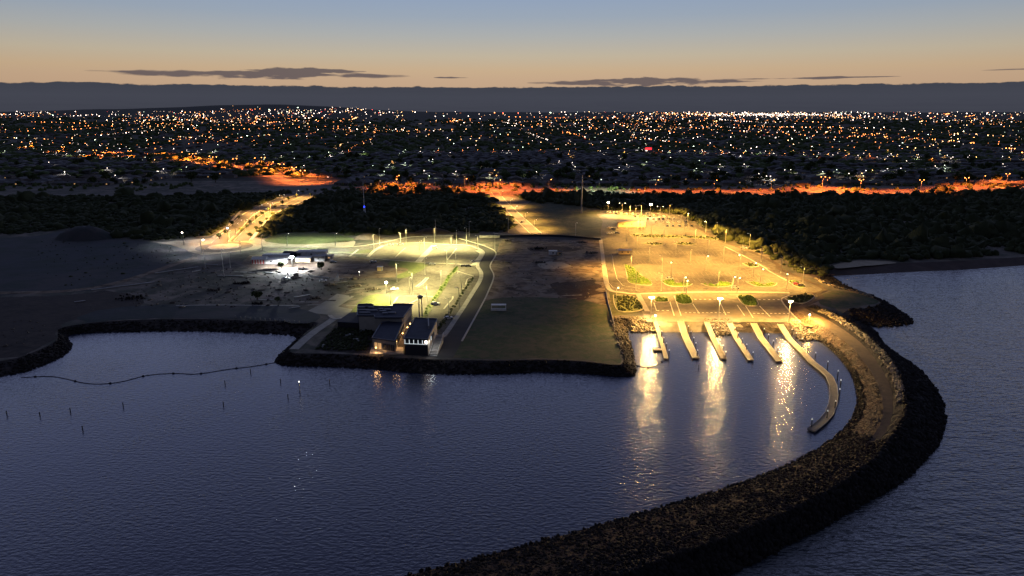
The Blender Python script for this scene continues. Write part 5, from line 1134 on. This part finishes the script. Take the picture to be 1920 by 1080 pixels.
# ================================================================== CITY LIGHTS
def blob(n, cx, cy, sx, sy): return [(random.gauss(cx, sx), random.gauss(cy, sy)) for _ in range(n)]
def uni(n, x0, x1, y0, y1): return [(random.uniform(x0, x1), random.uniform(y0, y1)) for _ in range(n)]
pts = []
def addp(l, mix):
    for x, y in l:
        if -30 < x < 1950 and y > 200: pts.append((x, y, random.choices(list(mix), list(mix.values()))[0]))
W1 = dict(g_white=6, g_amber=2, g_orange=1, g_green=.6, g_red=.4); O1 = dict(g_orange=5, g_amber=4, g_white=2); G1 = dict(g_white=5, g_green=4, g_amber=1)
addp(uni(320, -20, 1940, 211, 221), W1); addp(blob(360, 1440, 217, 75, 2.0), dict(g_white=8, g_amber=1)); addp(blob(90, 1290, 216, 50, 3), O1); addp(uni(110, 1150, 1920, 212, 232), W1); addp(blob(90, 1250, 226, 100, 8), O1); addp(blob(60, 1600, 228, 160, 8), O1)
addp(blob(70, 530, 212, 60, 3.5), W1); addp(blob(60, 640, 209, 50, 3.5), W1); addp(blob(70, 320, 225, 50, 6), W1)
addp(blob(110, 420, 226, 65, 6), O1); addp(blob(55, 555, 227, 60, 4), O1); addp(blob(45, 300, 241, 60, 5), O1); addp(blob(60, 1200, 233, 60, 7), O1); addp(blob(30, 1010, 236, 60, 5), O1)
addp(blob(40, 1860, 232, 50, 8), O1); addp(blob(30, 700, 252, 60, 5), O1); addp(blob(20, 870, 228, 20, 3), O1)
addp(uni(130, -20, 1940, 220, 250), W1); addp(uni(110, -20, 1940, 245, 290), G1); addp(uni(95, 60, 1940, 285, 345), G1); addp(blob(45, 480, 236, 120, 7), O1); addp(blob(40, 1330, 240, 90, 8), O1); addp(blob(25, 660, 246, 30, 3), O1); addp(blob(24, 380, 262, 60, 6), O1)
addp(blob(25, 1210, 262, 25, 12), G1); addp(uni(60, 950, 1800, 240, 275), W1)
P3 = []
for x, y, m in pts:
    q = hit_far(x, y)
    if q is not None: P3.append((q, m))
for k in range(125):   # lamps standing in rows along streets
    y0 = 1500*math.exp(random.random()*1.7); x0 = random.uniform(-.8, .8)*y0; a = random.choice((.12, .12+pi/2, -.5, .9))+random.uniform(-.1, .1); st = random.uniform(45, 80)
    m = random.choices(['g_orange', 'g_amber', 'g_white', 'g_green'], [6, 4, 3, .6])[0]
    for i in range(random.randint(5, 16)):
        x, y = x0+cos(a)*st*i+random.gauss(0, 5), y0+sin(a)*st*i+random.gauss(0, 8)
        if y > 1350 and abs(x) < .8*y: P3.append((Vector((x, y, float(TZ(x, y)))), m))
P3.sort(key=lambda t: t[0].y)
cn = dict(g_white='white', g_amber='amber', g_orange='orange', g_green='pale green', g_red='red')
near = [t for t in P3 if not near_hw(t[0].x, t[0].y)][:185]
nb_ = [sorted(near[j:j+37], key=lambda t: t[0].x/t[0].y) for j in range(0, 185, 37)]; nl_ = {id(t[0]): (bi, ii) for bi, b in enumerate(nb_) for ii, t in enumerate(b)}
lc = dict(g_white=(1, .9, .75), g_amber=AMB, g_orange=ORG, g_green=GRN, g_red=(1, .1, .05))
for i, (q, m) in enumerate(near):
    big = q.y > 1900
    o = place('sub_%s_%d' % (m, big), q, random.uniform(0, 6.28), f"{cn[m]} suburban lamp, {ORD[nl_[id(q)][1]]} from left in the {ORD[nl_[id(q)][0]]} suburban band", f"{cn[m]} suburban street lamps", h=9 if not big else 11, arm=1.6, glassm=m, gr=.5 if not big else .8, light=lc[m], power=2600 if not big else 7000, size=165, pr=.12, under=m)
ns = set(id(t[0]) for t in near); far = [t for t in P3 if id(t[0]) not in ns]
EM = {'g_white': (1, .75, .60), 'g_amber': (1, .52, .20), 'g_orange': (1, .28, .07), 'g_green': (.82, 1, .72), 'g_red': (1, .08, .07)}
for m in cn:
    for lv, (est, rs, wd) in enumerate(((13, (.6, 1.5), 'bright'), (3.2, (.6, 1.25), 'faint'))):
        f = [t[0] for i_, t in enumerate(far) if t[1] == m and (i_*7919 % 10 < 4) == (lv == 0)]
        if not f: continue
        pos = np.array([(q.x, q.y, q.z+9+q.y*.0008) for q in f]); D = pos[:, 1]; sz_ = (D*.00036)[:, None]*rng.uniform(rs[0], rs[1], (len(f), 1))*np.array([[1.15, 1, .85]])  # balls grow with distance, lens bloom of the lamps built into their size
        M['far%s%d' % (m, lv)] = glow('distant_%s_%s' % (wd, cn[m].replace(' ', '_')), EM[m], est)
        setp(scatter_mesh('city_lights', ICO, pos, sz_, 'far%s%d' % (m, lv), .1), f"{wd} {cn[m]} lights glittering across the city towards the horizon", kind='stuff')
# lit shop with red sign
rt = empty('shop_building', hit_far(1205, 284), 'lit shop with a red sign amid the dark suburb', 'shop')
MB().box((0, 6, 3), (44, 14, 6)).build('wall', 'housewall', rt); MB().box((0, 6, 6.2), (45, 15, .4)).build('roof', 'roofgrey', rt); MB().box((-3, -1.2, 2.5), (30, .3, 3)).build('shop_window', mat('shop_light', (.5, .5, .5), .5, emit=(1, .9, .85), estr=1.5), rt); MB().box((14, -1.4, 7.5), (16, .8, 5)).build('sign', mat('red_sign', (.5, .02, .02), .5, emit=(1, .03, .04), estr=2.2), rt)
